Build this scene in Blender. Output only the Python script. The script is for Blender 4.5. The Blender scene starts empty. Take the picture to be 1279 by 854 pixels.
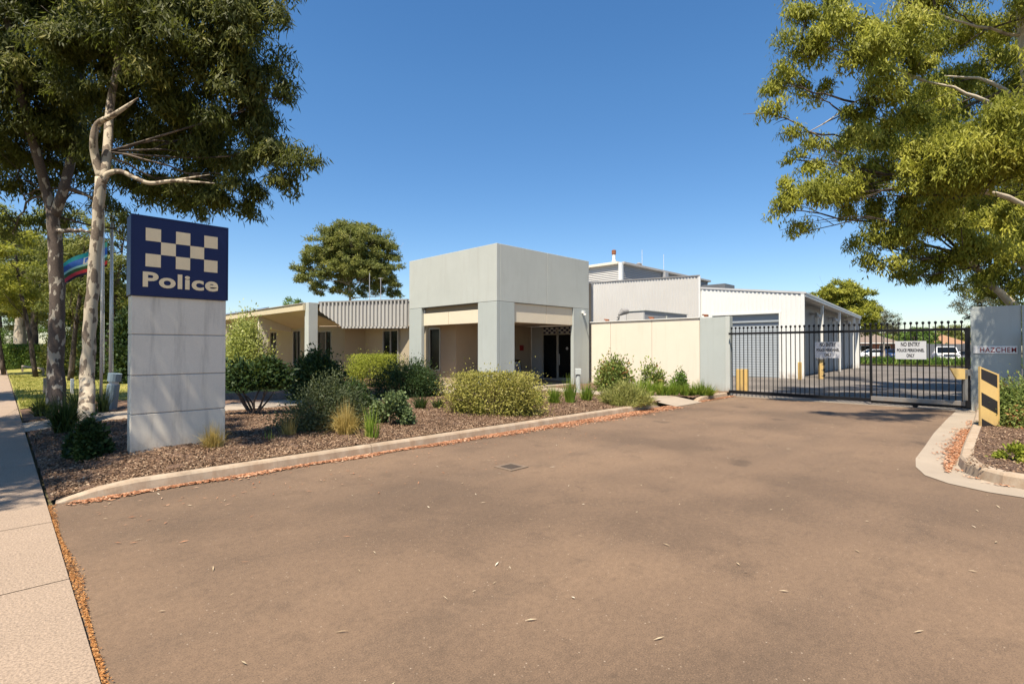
import bpy, math, random
import numpy as np
from mathutils import Vector, Matrix
random.seed(7); rng = np.random.default_rng(7)
sc = bpy.context.scene; COL = sc.collection
R = math.radians
# World: +X runs along the driveway towards the gate, +Y along the street footpath. Camera stands at the origin, 1.6 m up, looking along (1,1).
PITCH = math.atan(8/640); EYE = 1.6; S2 = math.sqrt(.5)
def c2w(xc, yc, z=0): return Vector(((xc+yc)*S2, (yc-xc)*S2, z))
def ray(px, py):
    dx = (px-639.5)/640; dy = (427-py)/640
    y = math.cos(PITCH)-dy*math.sin(PITCH); z = math.sin(PITCH)+dy*math.cos(PITCH)
    return dx/y, z/y
def G(px, py, z=0):              # surveyed ground point
    x, t = ray(px, py); Y = (z-EYE)/t
    return c2w(x*Y, Y, z)
def AT(px, py, Y):
    x, t = ray(px, py); return c2w(x*Y, Y, EYE+t*Y)
# ------------------------------------------------------------------ helpers
OFF = {}
def props(o, label=None, cat=None, group=None, kind=None):
    if label: o['label'] = label
    if cat: o['category'] = cat
    if group: o['group'] = group
    if kind: o['kind'] = kind
    return o
def thing(name, label, cat, loc=(0,0,0), rz=0, group=None):
    o = bpy.data.objects.new(name, None); COL.objects.link(o); o.empty_display_size = .3
    o.location = loc; o.rotation_euler = (0,0,rz); OFF[o.name] = Vector(loc) if rz == 0 else Vector((0,0,0))
    return props(o, label, cat, group)
def mesh_obj(name, me, mat=None, parent=None):
    o = bpy.data.objects.new(name, me); COL.objects.link(o)
    if mat: me.materials.append(mat)
    if parent is not None:
        o.parent = parent; OFF[o.name] = OFF.get(parent.name, Vector((0,0,0)))
    return o
def copy_tree(o, parent=None, label=None, loc=None, rz=None):
    c = o.copy(); COL.objects.link(c)
    if parent is not None: c.parent = parent
    for ch in [k for k in bpy.data.objects if k.parent == o]: copy_tree(ch, c)
    if label: c['label'] = label
    if loc is not None: c.location = loc
    if rz is not None: c.rotation_euler = (0,0,rz)
    return c
class MB:
    def __init__(s): s.v = []; s.f = []; s.m = []
    def add(s, vs, fs, mi=0):
        n = len(s.v); s.v += [tuple(v) for v in vs]; s.f += [tuple(n+i for i in f) for f in fs]; s.m += [mi]*len(fs); return s
    def box(s, x0, x1, y0, y1, z0, z1, mi=0):
        return s.add([(x,y,z) for z in (z0,z1) for y in (y0,y1) for x in (x0,x1)],
            [(0,2,3,1),(4,5,7,6),(0,1,5,4),(2,6,7,3),(0,4,6,2),(1,3,7,5)], mi)
    def obox(s, c, size, rz=0, rx=0, ry=0, mi=0):
        M = Matrix.Translation(c) @ Matrix.Rotation(rz,4,'Z') @ Matrix.Rotation(ry,4,'Y') @ Matrix.Rotation(rx,4,'X')
        a,b,d = [k/2 for k in size]
        return s.add([M @ Vector((x,y,z)) for z in (-d,d) for y in (-b,b) for x in (-a,a)],
            [(0,2,3,1),(4,5,7,6),(0,1,5,4),(2,6,7,3),(0,4,6,2),(1,3,7,5)], mi)
    def prism(s, poly, vec, mi=0):
        n = len(poly); vec = Vector(vec); p = [Vector(q) for q in poly]
        nr = sum(((p[i]-p[0]).cross(p[i+1]-p[0]) for i in range(1,n-1)), Vector((0,0,0)))
        if nr.dot(vec) > 0: p = p[::-1]
        return s.add(p+[q+vec for q in p], [tuple(range(n)), tuple(range(2*n-1,n-1,-1))]+[(i,i+n,(i+1)%n+n,(i+1)%n) for i in range(n)], mi)
    def tube(s, pts, rad, n=8, mi=0, cap=True):
        pts = [Vector(p) for p in pts]
        if not hasattr(rad,'__len__'): rad = [rad]*len(pts)
        base = len(s.v); vs=[]; up = Vector((0,0,1)); side=None
        for i,p in enumerate(pts):
            d = (pts[min(i+1,len(pts)-1)]-pts[max(i-1,0)]).normalized()
            if side is None:
                side = d.cross(up if abs(d.z)<.9 else Vector((1,0,0))).normalized()
            else: side = (side-d*side.dot(d)).normalized()
            w = d.cross(side)
            for k in range(n):
                t = 2*math.pi*k/n; vs.append(p+(side*math.cos(t)+w*math.sin(t))*rad[i])
        fs = [(i*n+k, i*n+(k+1)%n, (i+1)*n+(k+1)%n, (i+1)*n+k) for i in range(len(pts)-1) for k in range(n)]
        if cap: fs += [tuple(range(n-1,-1,-1)), tuple((len(pts)-1)*n+k for k in range(n))]
        return s.add(vs, fs, mi)
    def lathe(s, c, prof, n=16, mi=0):   # prof: (r,z)
        return s.tube([Vector(c)+Vector((0,0,z)) for r,z in prof], [r for r,z in prof], n, mi)
    def build(s, name, mat, parent=None, bevel=0, smooth=False, label=None):
        off = OFF.get(parent.name, Vector((0,0,0))) if parent is not None else Vector((0,0,0))
        me = bpy.data.meshes.new(name)
        me.from_pydata([(v[0]-off[0], v[1]-off[1], v[2]-off[2]) for v in s.v], [], s.f); me.update()
        mats = mat if isinstance(mat,(list,tuple)) else [mat]
        for m in mats: me.materials.append(m)
        if len(mats)>1: me.polygons.foreach_set('material_index', s.m)
        if smooth: me.polygons.foreach_set('use_smooth', [True]*len(me.polygons))
        o = mesh_obj(name, me, None, parent)
        if bevel:
            b = o.modifiers.new('bevel','BEVEL'); b.width = bevel; b.segments = 2; b.limit_method = 'ANGLE'; b.angle_limit = R(40)
        if label: o['label'] = label
        return o
def np_mesh(name, V, F, rnd=None, k=4):     # V (n,3), F (m,k)
    me = bpy.data.meshes.new(name); m = len(F)
    me.vertices.add(len(V)); me.vertices.foreach_set('co', np.ascontiguousarray(V, dtype=np.float32).ravel())
    me.loops.add(m*k); me.loops.foreach_set('vertex_index', F.astype(np.int32).ravel())
    me.polygons.add(m); me.polygons.foreach_set('loop_start', np.arange(0,m*k,k,dtype=np.int32)); me.polygons.foreach_set('loop_total', np.full(m,k,dtype=np.int32))
    if rnd is not None:
        at = me.attributes.new('rnd','FLOAT','POINT'); at.data.foreach_set('value', rnd.astype(np.float32))
    me.update(); me.validate(); return me
def unit(a): return a/np.maximum(np.linalg.norm(a,axis=1,keepdims=True),1e-6)
def leaves(P, D, L, W, bend=.0, face=None): # diamond leaves at points P in directions D; face = the way their upper sides look
    n = len(P); D = unit(D); r = rng.normal(size=(n,3)) if face is None else unit(face)+rng.normal(size=(n,3))*.3; S = unit(np.cross(D,r))
    N = np.cross(D,S); L = np.asarray(L).reshape(-1,1)*np.ones((n,1)); W = np.asarray(W).reshape(-1,1)*np.ones((n,1))
    mid = P+D*L*.45+N*L*bend
    V = np.stack([P, mid+S*W*.5, P+D*L, mid-S*W*.5],1).reshape(-1,3)
    return V, np.arange(4*n).reshape(n,4)
# ------------------------------------------------------------------ materials
def nodes(name):
    m = bpy.data.materials.new(name); m.use_nodes = True; nt = m.node_tree; return m, nt, nt.nodes['Principled BSDF']
def lk(nt,a,b): nt.links.new(a,b)
def coord(nt, scale=1, stretch=None):
    tc = nt.nodes.new('ShaderNodeTexCoord'); mp = nt.nodes.new('ShaderNodeMapping')
    geo = nt.nodes.new('ShaderNodeNewGeometry'); lk(nt, geo.outputs['Position'], mp.inputs[0])
    mp.inputs['Scale'].default_value = stretch or (scale,)*3; return mp.outputs[0]
def noise(nt, vec, s, det=6, rough=.6):
    n = nt.nodes.new('ShaderNodeTexNoise'); n.inputs['Scale'].default_value = s; n.inputs['Detail'].default_value = det; n.inputs['Roughness'].default_value = rough
    lk(nt, vec, n.inputs['Vector']); return n.outputs['Fac']
def ramp(nt, fac, stops):
    r = nt.nodes.new('ShaderNodeValToRGB'); lk(nt, fac, r.inputs[0]); e = r.color_ramp.elements
    while len(e)<len(stops): e.new(.5)
    for el,(p,c) in zip(e,stops): el.position = p; el.color = (*c,1) if len(c)==3 else c
    return r.outputs[0]
def mix(nt, a, b, fac, mode='MIX'):
    x = nt.nodes.new('ShaderNodeMix'); x.data_type='RGBA'; x.blend_type=mode
    for s,v in ((x.inputs[6],a),(x.inputs[7],b)):
        if isinstance(v,tuple): s.default_value = (*v,1)
        else: lk(nt,v,s)
    if isinstance(fac,(int,float)): x.inputs[0].default_value = fac
    else: lk(nt,fac,x.inputs[0])
    return x.outputs[2]
def bump(nt, p, h, st, dist=.02):
    b = nt.nodes.new('ShaderNodeBump'); b.inputs['Strength'].default_value = st; b.inputs['Distance'].default_value = dist
    lk(nt,h,b.inputs['Height']); lk(nt,b.outputs[0],p.inputs['Normal'])
def mul(c,k): return tuple(x*k for x in c)
def paint(name, c, rough=.6, var=.12, stain=.0, staincol=(.12,.09,.06), bmp=.15, metal=0, scale=1, fine=60, grit=.25):
    m, nt, p = nodes(name); v = coord(nt)
    n1 = noise(nt,v,.9*scale,8,.65); col = ramp(nt,n1,[(.3,mul(c,1-var)),(.7,mul(c,1+var*.6))])
    n2 = noise(nt,v,fine,4,.7); col = mix(nt,col,ramp(nt,n2,[(.35,mul(c,.8 if grit<.3 else .45)),(.65,mul(c,1.1 if grit<.3 else 1.35))]),grit)
    if stain:
        vs = coord(nt,1,(3.5,3.5,.35)); n3 = noise(nt,vs,1.6,7,.7)
        f = ramp(nt,n3,[(.52,(0,0,0)),(.78,(stain,stain,stain))]); col = mix(nt,col,staincol,f)
        sz_ = nt.nodes.new('ShaderNodeSeparateXYZ'); lk(nt,v,sz_.inputs[0]); low = ramp(nt,sz_.outputs[2],[(.08,(.75,.75,.75)),(.42,(0,0,0))]); n4 = noise(nt,coord(nt,1,(4,4,1.5)),1.5,6,.7); dirt = mix(nt,low,ramp(nt,n4,[(.38,(0,0,0)),(.65,(1,1,1))]),1.0,'MULTIPLY'); col = mix(nt,col,(.26,.17,.10),dirt)
    lk(nt,col,p.inputs['Base Color']); p.inputs['Roughness'].default_value = rough; p.inputs['Metallic'].default_value = metal
    if bmp: bump(nt,p,n2,bmp,.006)
    return m
def leafmat(name, c1, c2, c3=None, tr=.3, rough=.55, lo=.0, hi=1.0):
    m, nt, p = nodes(name); a = nt.nodes.new('ShaderNodeAttribute'); a.attribute_name='rnd'
    st = [(lo,c1),(.75 if c3 else hi,c2)]+([(1.0,c3)] if c3 else [])
    c = ramp(nt,a.outputs['Fac'],st)
    v = coord(nt); c = mix(nt,c,mul(c1,.8),ramp(nt,noise(nt,v,1.2,3),[(.4,(0,0,0)),(.7,(.5,.5,.5))]))
    lk(nt,c,p.inputs['Base Color']); p.inputs['Roughness'].default_value=rough; p.inputs['Specular IOR Level'].default_value=.18
    if tr:
        t = nt.nodes.new('ShaderNodeBsdfTranslucent'); tc = mix(nt,c,(.5,.6,.08),.25); lk(nt,tc,t.inputs[0])
        ms = nt.nodes.new('ShaderNodeMixShader'); ms.inputs[0].default_value=tr
        out = nt.nodes['Material Output']; lk(nt,p.outputs[0],ms.inputs[1]); lk(nt,t.outputs[0],ms.inputs[2]); lk(nt,ms.outputs[0],out.inputs[0])
    return m
def asphalt(name, c, warm, blot=.26, speck=1.0):
    m, nt, p = nodes(name); v = coord(nt)
    big = noise(nt,v,.35,5,.55); col = ramp(nt,big,[(.38,mul(c,1-blot)),(.5,c),(.62,warm)])
    mid = noise(nt,v,2.2,7,.7); col = mix(nt,col,mul(c,.5),ramp(nt,mid,[(.52,(0,0,0)),(.75,(.6,.6,.6))]))
    tr = noise(nt,coord(nt,1,(.12,.9,1)),1.3,5,.6); col = mix(nt,col,(c[0]*.66,c[1]*.70,c[2]*.75),ramp(nt,tr,[(.5,(0,0,0)),(.70,(.34,.34,.34))]))
    oil = noise(nt,v,1.15,2,.4); col = mix(nt,col,mul(c,.4),ramp(nt,oil,[(.70,(0,0,0)),(.76,(.55,.55,.55))]))
    gr = noise(nt,v,22,4,.7); col = mix(nt,col,ramp(nt,gr,[(.35,(.78,.78,.78)),(.65,(1.0,1.0,1.0))]),1.0,'MULTIPLY')
    fine = noise(nt,v,110,4,.85); col = mix(nt,col,ramp(nt,fine,[(.32,(.38,.38,.38)),(.52,(.86,.86,.86)),(.70,(1,1,1))]),1.0,'MULTIPLY'); col = mix(nt,col,mul(warm,2.2),ramp(nt,fine,[(.60,(0,0,0)),(.72,(.6,.6,.6))]))
    ck = nt.nodes.new('ShaderNodeTexVoronoi'); ck.feature='DISTANCE_TO_EDGE'; ck.inputs['Scale'].default_value=.42; wv = nt.nodes.new('ShaderNodeTexNoise'); wv.inputs['Scale'].default_value=1.7; wv.inputs['Detail'].default_value=6; lk(nt,v,wv.inputs['Vector']); va=nt.nodes.new('ShaderNodeVectorMath'); va.operation='ADD'; vs2=nt.nodes.new('ShaderNodeVectorMath'); vs2.operation='SCALE'; vs2.inputs['Scale'].default_value=1.3; lk(nt,wv.outputs['Color'],vs2.inputs[0]); lk(nt,v,va.inputs[0]); lk(nt,vs2.outputs[0],va.inputs[1]); lk(nt,va.outputs[0],ck.inputs['Vector'])
    cr = ramp(nt,ck.outputs['Distance'],[(.0,(1,1,1)),(.006,(0,0,0))]); cm = ramp(nt,noise(nt,v,.5,2),[(.56,(0,0,0)),(.62,(.55,.55,.55))]); col = mix(nt,col,mul(c,.3),mix(nt,cr,cm,1.0,'MULTIPLY'))
    vo = nt.nodes.new('ShaderNodeTexVoronoi'); vo.inputs['Scale'].default_value=34; lk(nt,v,vo.inputs['Vector'])
    sp = ramp(nt,vo.outputs['Distance'],[(.08,(speck,speck,speck)),(.2,(0,0,0))])
    wn = nt.nodes.new('ShaderNodeSeparateColor'); lk(nt,vo.outputs['Color'],wn.inputs[0])
    sel = ramp(nt,wn.outputs[0],[(.86,(0,0,0)),(.9,(.8,.8,.8))])
    sp = mix(nt,sp,sel,1.0,'MULTIPLY'); col = mix(nt,col,(.40,.31,.22),sp)
    lk(nt,col,p.inputs['Base Color']); p.inputs['Roughness'].default_value=.9; bump(nt,p,fine,.5,.006); return m
def barkmat(name, pale, dark, cut=.5, sc_=3.5):
    m, nt, p = nodes(name); v = coord(nt,1,(1.2,1.2,.55)); 
    n = noise(nt,v,sc_,3,.45); f = ramp(nt,n,[(cut-.015,(0,0,0)),(cut+.015,(1,1,1))])
    fi = noise(nt,coord(nt),40,5,.7); v2 = coord(nt,1,(6,6,1)); st = noise(nt,v2,3,5)
    a = ramp(nt,st,[(.3,mul(pale,.75)),(.7,pale)]); b = ramp(nt,fi,[(.3,mul(dark,.5)),(.7,mul(dark,1.4))])
    c = mix(nt,a,b,f); lk(nt,c,p.inputs['Base Color']); p.inputs['Roughness'].default_value=.85; bump(nt,p,mix(nt,f,fi,.4),.5,.02); return m
def glassmat(name, c=(.006,.008,.009), rough=.12):
    m, nt, p = nodes(name); p.inputs['Base Color'].default_value=(*c,1); p.inputs['Roughness'].default_value=rough; p.inputs['Specular IOR Level'].default_value=.22; return m
def plain(name, c, rough=.5, metal=0): 
    m, nt, p = nodes(name); v = coord(nt); n = noise(nt,v,14,5); lk(nt,ramp(nt,n,[(.3,mul(c,.88)),(.7,mul(c,1.08))]),p.inputs['Base Color'])
    p.inputs['Roughness'].default_value=rough; p.inputs['Metallic'].default_value=metal; return m
M = {}
M['portico'] = paint('portico_paint',(.46,.48,.445),.75,.08,.34,(.33,.31,.27))
M['bluegrey'] = paint('blue_grey_paint',(.40,.43,.405),.75,.07,.3,(.25,.25,.22))
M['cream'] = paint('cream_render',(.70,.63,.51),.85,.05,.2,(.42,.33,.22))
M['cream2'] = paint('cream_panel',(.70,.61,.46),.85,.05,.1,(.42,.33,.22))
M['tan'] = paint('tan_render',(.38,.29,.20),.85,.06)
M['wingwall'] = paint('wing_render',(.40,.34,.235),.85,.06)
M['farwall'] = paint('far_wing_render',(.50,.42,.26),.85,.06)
M['soffit'] = paint('soffit_cream',(.62,.53,.36),.8,.06,.15,(.3,.2,.1))
M['ribbed'] = paint('ribbed_cladding',(.40,.39,.37),.55,.05,.2,(.25,.23,.2))
M['warmgrey'] = paint('warm_grey_cladding',(.55,.53,.49),.5,.05,.2,(.42,.38,.33))
M['white'] = paint('white_cladding',(.70,.70,.67),.5,.04,.12,(.55,.5,.42))
M['shedgrey'] = paint('shed_grey_wall',(.34,.34,.34),.6,.08)
M['roller'] = paint('roller_door_steel',(.33,.36,.38),.45,.06)
M['darkgrey'] = paint('dark_grey_steel',(.13,.135,.14),.55,.1)
M['flash'] = paint('flashing',(.25,.24,.23),.5,.1)
M['concrete'] = paint('pillar_concrete',(.70,.63,.51),.9,.1,.55,(.20,.18,.15))
M['kerb'] = paint('kerb_concrete',(.40,.315,.225),.9,.3,.55,(.13,.09,.06),.6,0,3,90)
M['foot'] = paint('exposed_aggregate',(.325,.24,.17),.9,.24,0,(.2,.15,.1),1.0,0,1.2,75,.7)
M['path'] = paint('path_concrete',(.32,.26,.195),.9,.15,0,(.2,.15,.1),.6,0,1.5,80)
M['asphalt'] = asphalt('asphalt_warm',(.210,.134,.080),(.250,.160,.095))
M['yard'] = asphalt('yard_asphalt',(.17,.145,.12),(.23,.195,.165),.15,.12)
M['roof'] = paint('roof_sheet',(.42,.38,.33),.5,.1)
M['blue'] = paint('sign_blue',(.008,.014,.070),.4,.08,.0,(.05,.05,.08),.03)
M['gold'] = paint('sign_gold',(.90,.69,.40),.45,.06,.15,(.4,.3,.2),.03)
M['black'] = paint('black_powdercoat',(.012,.012,.013),.4,.2,0,(.1,.1,.1),.05)
M['galv'] = paint('galvanised_steel',(.24,.23,.21),.45,.12,.3,(.2,.14,.1),.1,.3)
M['signwhite'] = paint('sign_plate_silver',(.50,.50,.50),.35,.1,.2,(.35,.3,.28),.05)
M['platewhite'] = paint('plate_white',(.78,.76,.72),.4,.06,.2,(.4,.3,.25),.05)
M['ink'] = plain('sign_lettering',(.02,.018,.02))
M['redink'] = plain('red_brown_lettering',(.26,.012,.012))
M['yellow'] = paint('hazard_yellow',(.62,.42,.15),.5,.1,.15,(.35,.2,.08),.05)
M['hblack'] = plain('hazard_black',(.018,.015,.013))
M['glass'] = glassmat('window_glass'); M['alu'] = paint('aluminium_frame',(.40,.38,.34),.4,.05,0,(0,0,0),.03,.3)
M['pole'] = paint('flagpole_metal',(.62,.62,.60),.35,.05,0,(0,0,0),.03,.2)
M['blueblock'] = paint('bollard_blue_grey',(.16,.21,.24),.6,.1)
M['rust'] = paint('rust',(.25,.09,.04),.9,.3)
M['black'].node_tree.nodes['Principled BSDF'].inputs['Specular IOR Level'].default_value=.15; M['blue'].node_tree.nodes['Principled BSDF'].inputs['Specular IOR Level'].default_value=.3
M['bark_mottled'] = barkmat('mottled_bark',(.48,.40,.29),(.16,.12,.085),.535,7)
M['bark_patchy'] = barkmat('patchy_grey_bark',(.38,.33,.26),(.09,.065,.05),.42,6)
M['bark_pale'] = barkmat('pale_smooth_bark',(.50,.42,.31),(.26,.20,.15),.62,2)
M['bark_dark'] = barkmat('dark_bark',(.16,.12,.09),(.055,.04,.03),.45,5)
M['stem'] = barkmat('shrub_stem',(.17,.12,.08),(.08,.055,.04),.5,6)
M['gum_dark'] = leafmat('gum_leaf_dark',(.03,.040,.010),(.12,.128,.026),(.33,.29,.075),.32)
M['gum_far'] = leafmat('gum_leaf_far',(.075,.095,.025),(.21,.215,.05),(.37,.33,.09),.3)
M['gum_gold'] = leafmat('gum_leaf_yellow_green',(.10,.12,.018),(.40,.39,.05),(.60,.54,.13),.38)
M['green'] = leafmat('leaf_bright',(.05,.10,.018),(.14,.22,.04),(.22,.28,.06),.3)
M['gum_grey'] = leafmat('gum_leaf_grey',(.07,.075,.04),(.15,.14,.08),None,.2)
M['shrub_dark'] = leafmat('shrub_dark',(.012,.028,.008),(.045,.08,.022),(.12,.16,.05),.15)
M['shrub_silver'] = leafmat('shrub_silver',(.07,.11,.04),(.21,.26,.11),(.42,.45,.24),.2)
M['shrub_greygreen'] = leafmat('shrub_grey_green',(.035,.05,.022),(.11,.125,.06),(.25,.25,.14),.2)
M['shrub_var'] = leafmat('shrub_variegated',(.24,.28,.07),(.50,.52,.17),(.70,.68,.40),.3)
M['shrub_lime'] = leafmat('shrub_lime',(.15,.19,.02),(.37,.39,.05),(.46,.42,.10),.3)
M['shrub_twig'] = leafmat('shrub_twiggy',(.18,.16,.04),(.40,.37,.08),(.50,.38,.20),.2)
M['photinia'] = leafmat('red_tip_leaf',(.09,.14,.03),(.26,.30,.08),(.45,.12,.07),.25)
M['strap'] = leafmat('strap_leaf',(.09,.15,.02),(.24,.33,.04),(.38,.42,.08),.3)
M['strapdark'] = leafmat('strap_leaf_dark',(.018,.035,.01),(.05,.08,.02),(.12,.14,.04),.2)
M['drygrass'] = leafmat('dry_grass',(.28,.19,.05),(.55,.40,.13),(.68,.54,.24),.25)
M['softgrass'] = leafmat('soft_grass',(.2,.21,.05),(.38,.38,.12),(.5,.44,.2),.3)
M['chips'] = leafmat('bark_chips',(.07,.038,.02),(.27,.17,.105),(.46,.34,.225),0,.9)
M['litter'] = leafmat('orange_leaf_litter',(.26,.10,.045),(.52,.26,.14),(.68,.47,.32),0,.8)
M['debris'] = leafmat('orange_debris',(.20,.08,.025),(.42,.19,.06),(.55,.33,.14),0,.8)
M['paleleaf'] = leafmat('pale_fallen_leaf',(.30,.22,.13),(.55,.45,.3),(.65,.58,.45),0,.8)
M['grassblade'] = leafmat('lawn_blade',(.11,.14,.02),(.28,.27,.04),(.40,.35,.1),.3)
def mulchmat():
    m, nt, p = nodes('mulch'); v = coord(nt); n = noise(nt,v,38,6,.75); b = noise(nt,v,1.3,5)
    c = ramp(nt,n,[(.3,(.03,.016,.008)),(.5,(.15,.085,.05)),(.72,(.33,.21,.13))]); c = mix(nt,c,(.09,.06,.045),ramp(nt,b,[(.45,(0,0,0)),(.7,(.6,.6,.6))]))
    lk(nt,c,p.inputs['Base Color']); p.inputs['Roughness'].default_value=.95; bump(nt,p,n,1,.03); return m
M['mulch'] = mulchmat()
def lawnmat(name, a, b, c_):
    m, nt, p = nodes(name); v = coord(nt); n = noise(nt,v,45,5,.8); g = noise(nt,v,.6,6)
    c = ramp(nt,g,[(.35,a),(.6,b)]); c = mix(nt,c,c_,ramp(nt,n,[(.45,(0,0,0)),(.7,(.6,.6,.6))])); lk(nt,c,p.inputs['Base Color']); p.inputs['Roughness'].default_value=.95; bump(nt,p,n,.8,.03); return m
M['lawn'] = lawnmat('lawn',(.20,.21,.035),(.36,.30,.07),(.12,.14,.03)); M['earth'] = lawnmat('dry_ground',(.17,.14,.07),(.25,.20,.1),(.1,.11,.04))
def brickmat():
    m, nt, p = nodes('red_brick'); b = nt.nodes.new('ShaderNodeTexBrick'); tc = nt.nodes.new('ShaderNodeTexCoord')
    mp = nt.nodes.new('ShaderNodeMapping'); lk(nt,tc.outputs['Object'],mp.inputs[0]); mp.inputs['Rotation'].default_value=(R(90),0,0); lk(nt,mp.outputs[0],b.inputs['Vector'])
    b.inputs['Scale'].default_value=4.5; b.inputs['Color1'].default_value=(.38,.13,.06,1); b.inputs['Color2'].default_value=(.28,.09,.05,1); b.inputs['Mortar'].default_value=(.35,.28,.22,1); b.inputs['Mortar Size'].default_value=.015
    lk(nt,b.outputs[0],p.inputs['Base Color']); p.inputs['Roughness'].default_value=.9; return m
M['brick']=brickmat()
def tilemat(name,c):
    m, nt, p = nodes(name); w = nt.nodes.new('ShaderNodeTexWave'); w.bands_direction='Z'; w.inputs['Scale'].default_value=3; w.inputs['Distortion'].default_value=1; lk(nt,coord(nt),w.inputs['Vector'])
    cc = ramp(nt,w.outputs['Fac'],[(.2,mul(c,.6)),(.6,c)]); cc = mix(nt,cc,mul(c,.7),noise(nt,coord(nt),2,5)); lk(nt,cc,p.inputs['Base Color']); p.inputs['Roughness'].default_value=.85; return m
M['tile_grey']=tilemat('grey_brown_tiles',(.24,.18,.14)); M['tile_orange']=tilemat('orange_tiles',(.38,.21,.11))

def text_mesh(s, size, mat, name, parent, origin, xdir, up, depth=.004, width=None, offset=0, align='CENTER', spacing=1.0):
    cu = bpy.data.curves.new('t','FONT'); cu.body = s; cu.size = size; cu.extrude = depth/2; cu.offset = offset; cu.align_x = align; cu.space_character = spacing; cu.resolution_u = 4
    t = bpy.data.objects.new('t', cu); COL.objects.link(t); dg = bpy.context.evaluated_depsgraph_get()
    me = bpy.data.meshes.new_from_object(t.evaluated_get(dg)); bpy.data.objects.remove(t); bpy.data.curves.remove(cu)
    xs = [v.co.x for v in me.vertices]; k = 1
    if width: k = width/(max(xs)-min(xs))
    if align=='CENTER':
        c = (max(xs)+min(xs))/2
    else: c = min(xs)
    X = Vector(xdir).normalized(); U = Vector(up).normalized(); N = X.cross(U)
    off = OFF.get(parent.name, Vector((0,0,0))) if parent is not None else Vector((0,0,0))
    for v in me.vertices:
        x,y,z = v.co; v.co = Vector(origin)+X*((x-c)*k)+U*y+N*z-off
    me.name = name; me.materials.clear()
    return mesh_obj(name, me, mat, parent)
# ------------------------------------------------------------------ ground
def sheet(name, poly, z, mat, kind='structure'):
    m = MB(); m.add([(x,y,z) for x,y in poly],[tuple(range(len(poly)))]); o = m.build(name, mat); return props(o, kind=kind)
def rect(a0,a1,b0,b1): return [(a0,b0),(a1,b0),(a1,b1),(a0,b1)]
sheet('ground', rect(-400,600,-400,600), -.03, M['earth'])
sheet('road', rect(.35,17.75,-40,7.05), 0, M['asphalt'])
sheet('yard_pavement', rect(17.75,95,-45,20), -.004, M['yard'])
# footpath with joints: separate slabs
fp = MB()
for k in range(-12,44):
    b0 = 4.63+1.62*k
    fp.add([(-1.5,b0+.006,.028),(.35,b0+.006,.028),(.35,b0+1.614,.028),(-1.5,b0+1.614,.028)],[(0,1,2,3)])
fp.box(-1.5,.35,-15,75,-.02,.018)
props(fp.build('footpath', M['foot']), kind='structure')
pth = MB()
def pslab(a0,a1,b0,b1,z0,z1,m):
    m.add([(a0,b0,z0),(a1,b0,z1),(a1,b1,z1),(a0,b1,z0)],[(0,1,2,3)])
pslab(.352,1.6,13.3,14.9,.032,.135,pth)
for k in range(7): pslab(1.606+1.51*k,1.6+1.51*(k+1),13.3,14.9,.135,.135,pth)
pth.add([(13.1,6.75,.012),(14.7,6.75,.012),(14.7,7.6,.13),(13.1,7.6,.13)],[(0,1,2,3)])
for k in range(4): pth.add([(13.1,7.606+1.34*k,.132),(14.7,7.606+1.34*k,.132),(14.7,7.6+1.34*(k+1),.132),(13.1,7.6+1.34*(k+1),.132)],[(0,1,2,3)])
props(pth.build('path', M['path']), kind='structure')
# mulch beds as bumpy height fields
def bed(name, a0,a1,b0,b1, zf, step=.07, mat='mulch', amp=.022):
    na=int((a1-a0)/step)+1; nb=int((b1-b0)/step)+1
    A,B = np.meshgrid(np.linspace(a0,a1,na),np.linspace(b0,b1,nb))
    Z = zf(A,B)+amp*(np.sin(A*7.1+B*3)*np.cos(B*5.3-A)+rng.normal(size=A.shape)*.45)
    V = np.stack([A,B,Z],-1).reshape(-1,3); i = np.arange(na*nb).reshape(nb,na)
    F = np.stack([i[:-1,:-1],i[:-1,1:],i[1:,1:],i[1:,:-1]],-1).reshape(-1,4)
    o = mesh_obj(name, np_mesh(name,V,F), M[mat]); return props(o, kind='structure')
def bedz(A,B): 
    e = np.clip((A-.38)/1.2,0,1); return .035+.085*e+.05*np.clip(np.minimum(B-7.2,13.2-B)/1.5,0,1)*e
bed('mulch_bed', .38,13.08,7.17,13.28, bedz)
bed('mulch_bed', 14.72,17.68,7.1,12.95, lambda A,B: .13+0*A)
bed('mulch_bed', .38,12.2,14.92,18.4, lambda A,B: .03+.09*np.clip((A-.38)/1.2,0,1))
bed('mulch_bed', 8.2,13.3,18.42,34, lambda A,B: .12+0*A, .15)
bed('grass_verge', .38,8.18,18.42,52, lambda A,B: .05+.05*np.clip((A-.38)/1.2,0,1), .2, 'lawn', .02)
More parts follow.
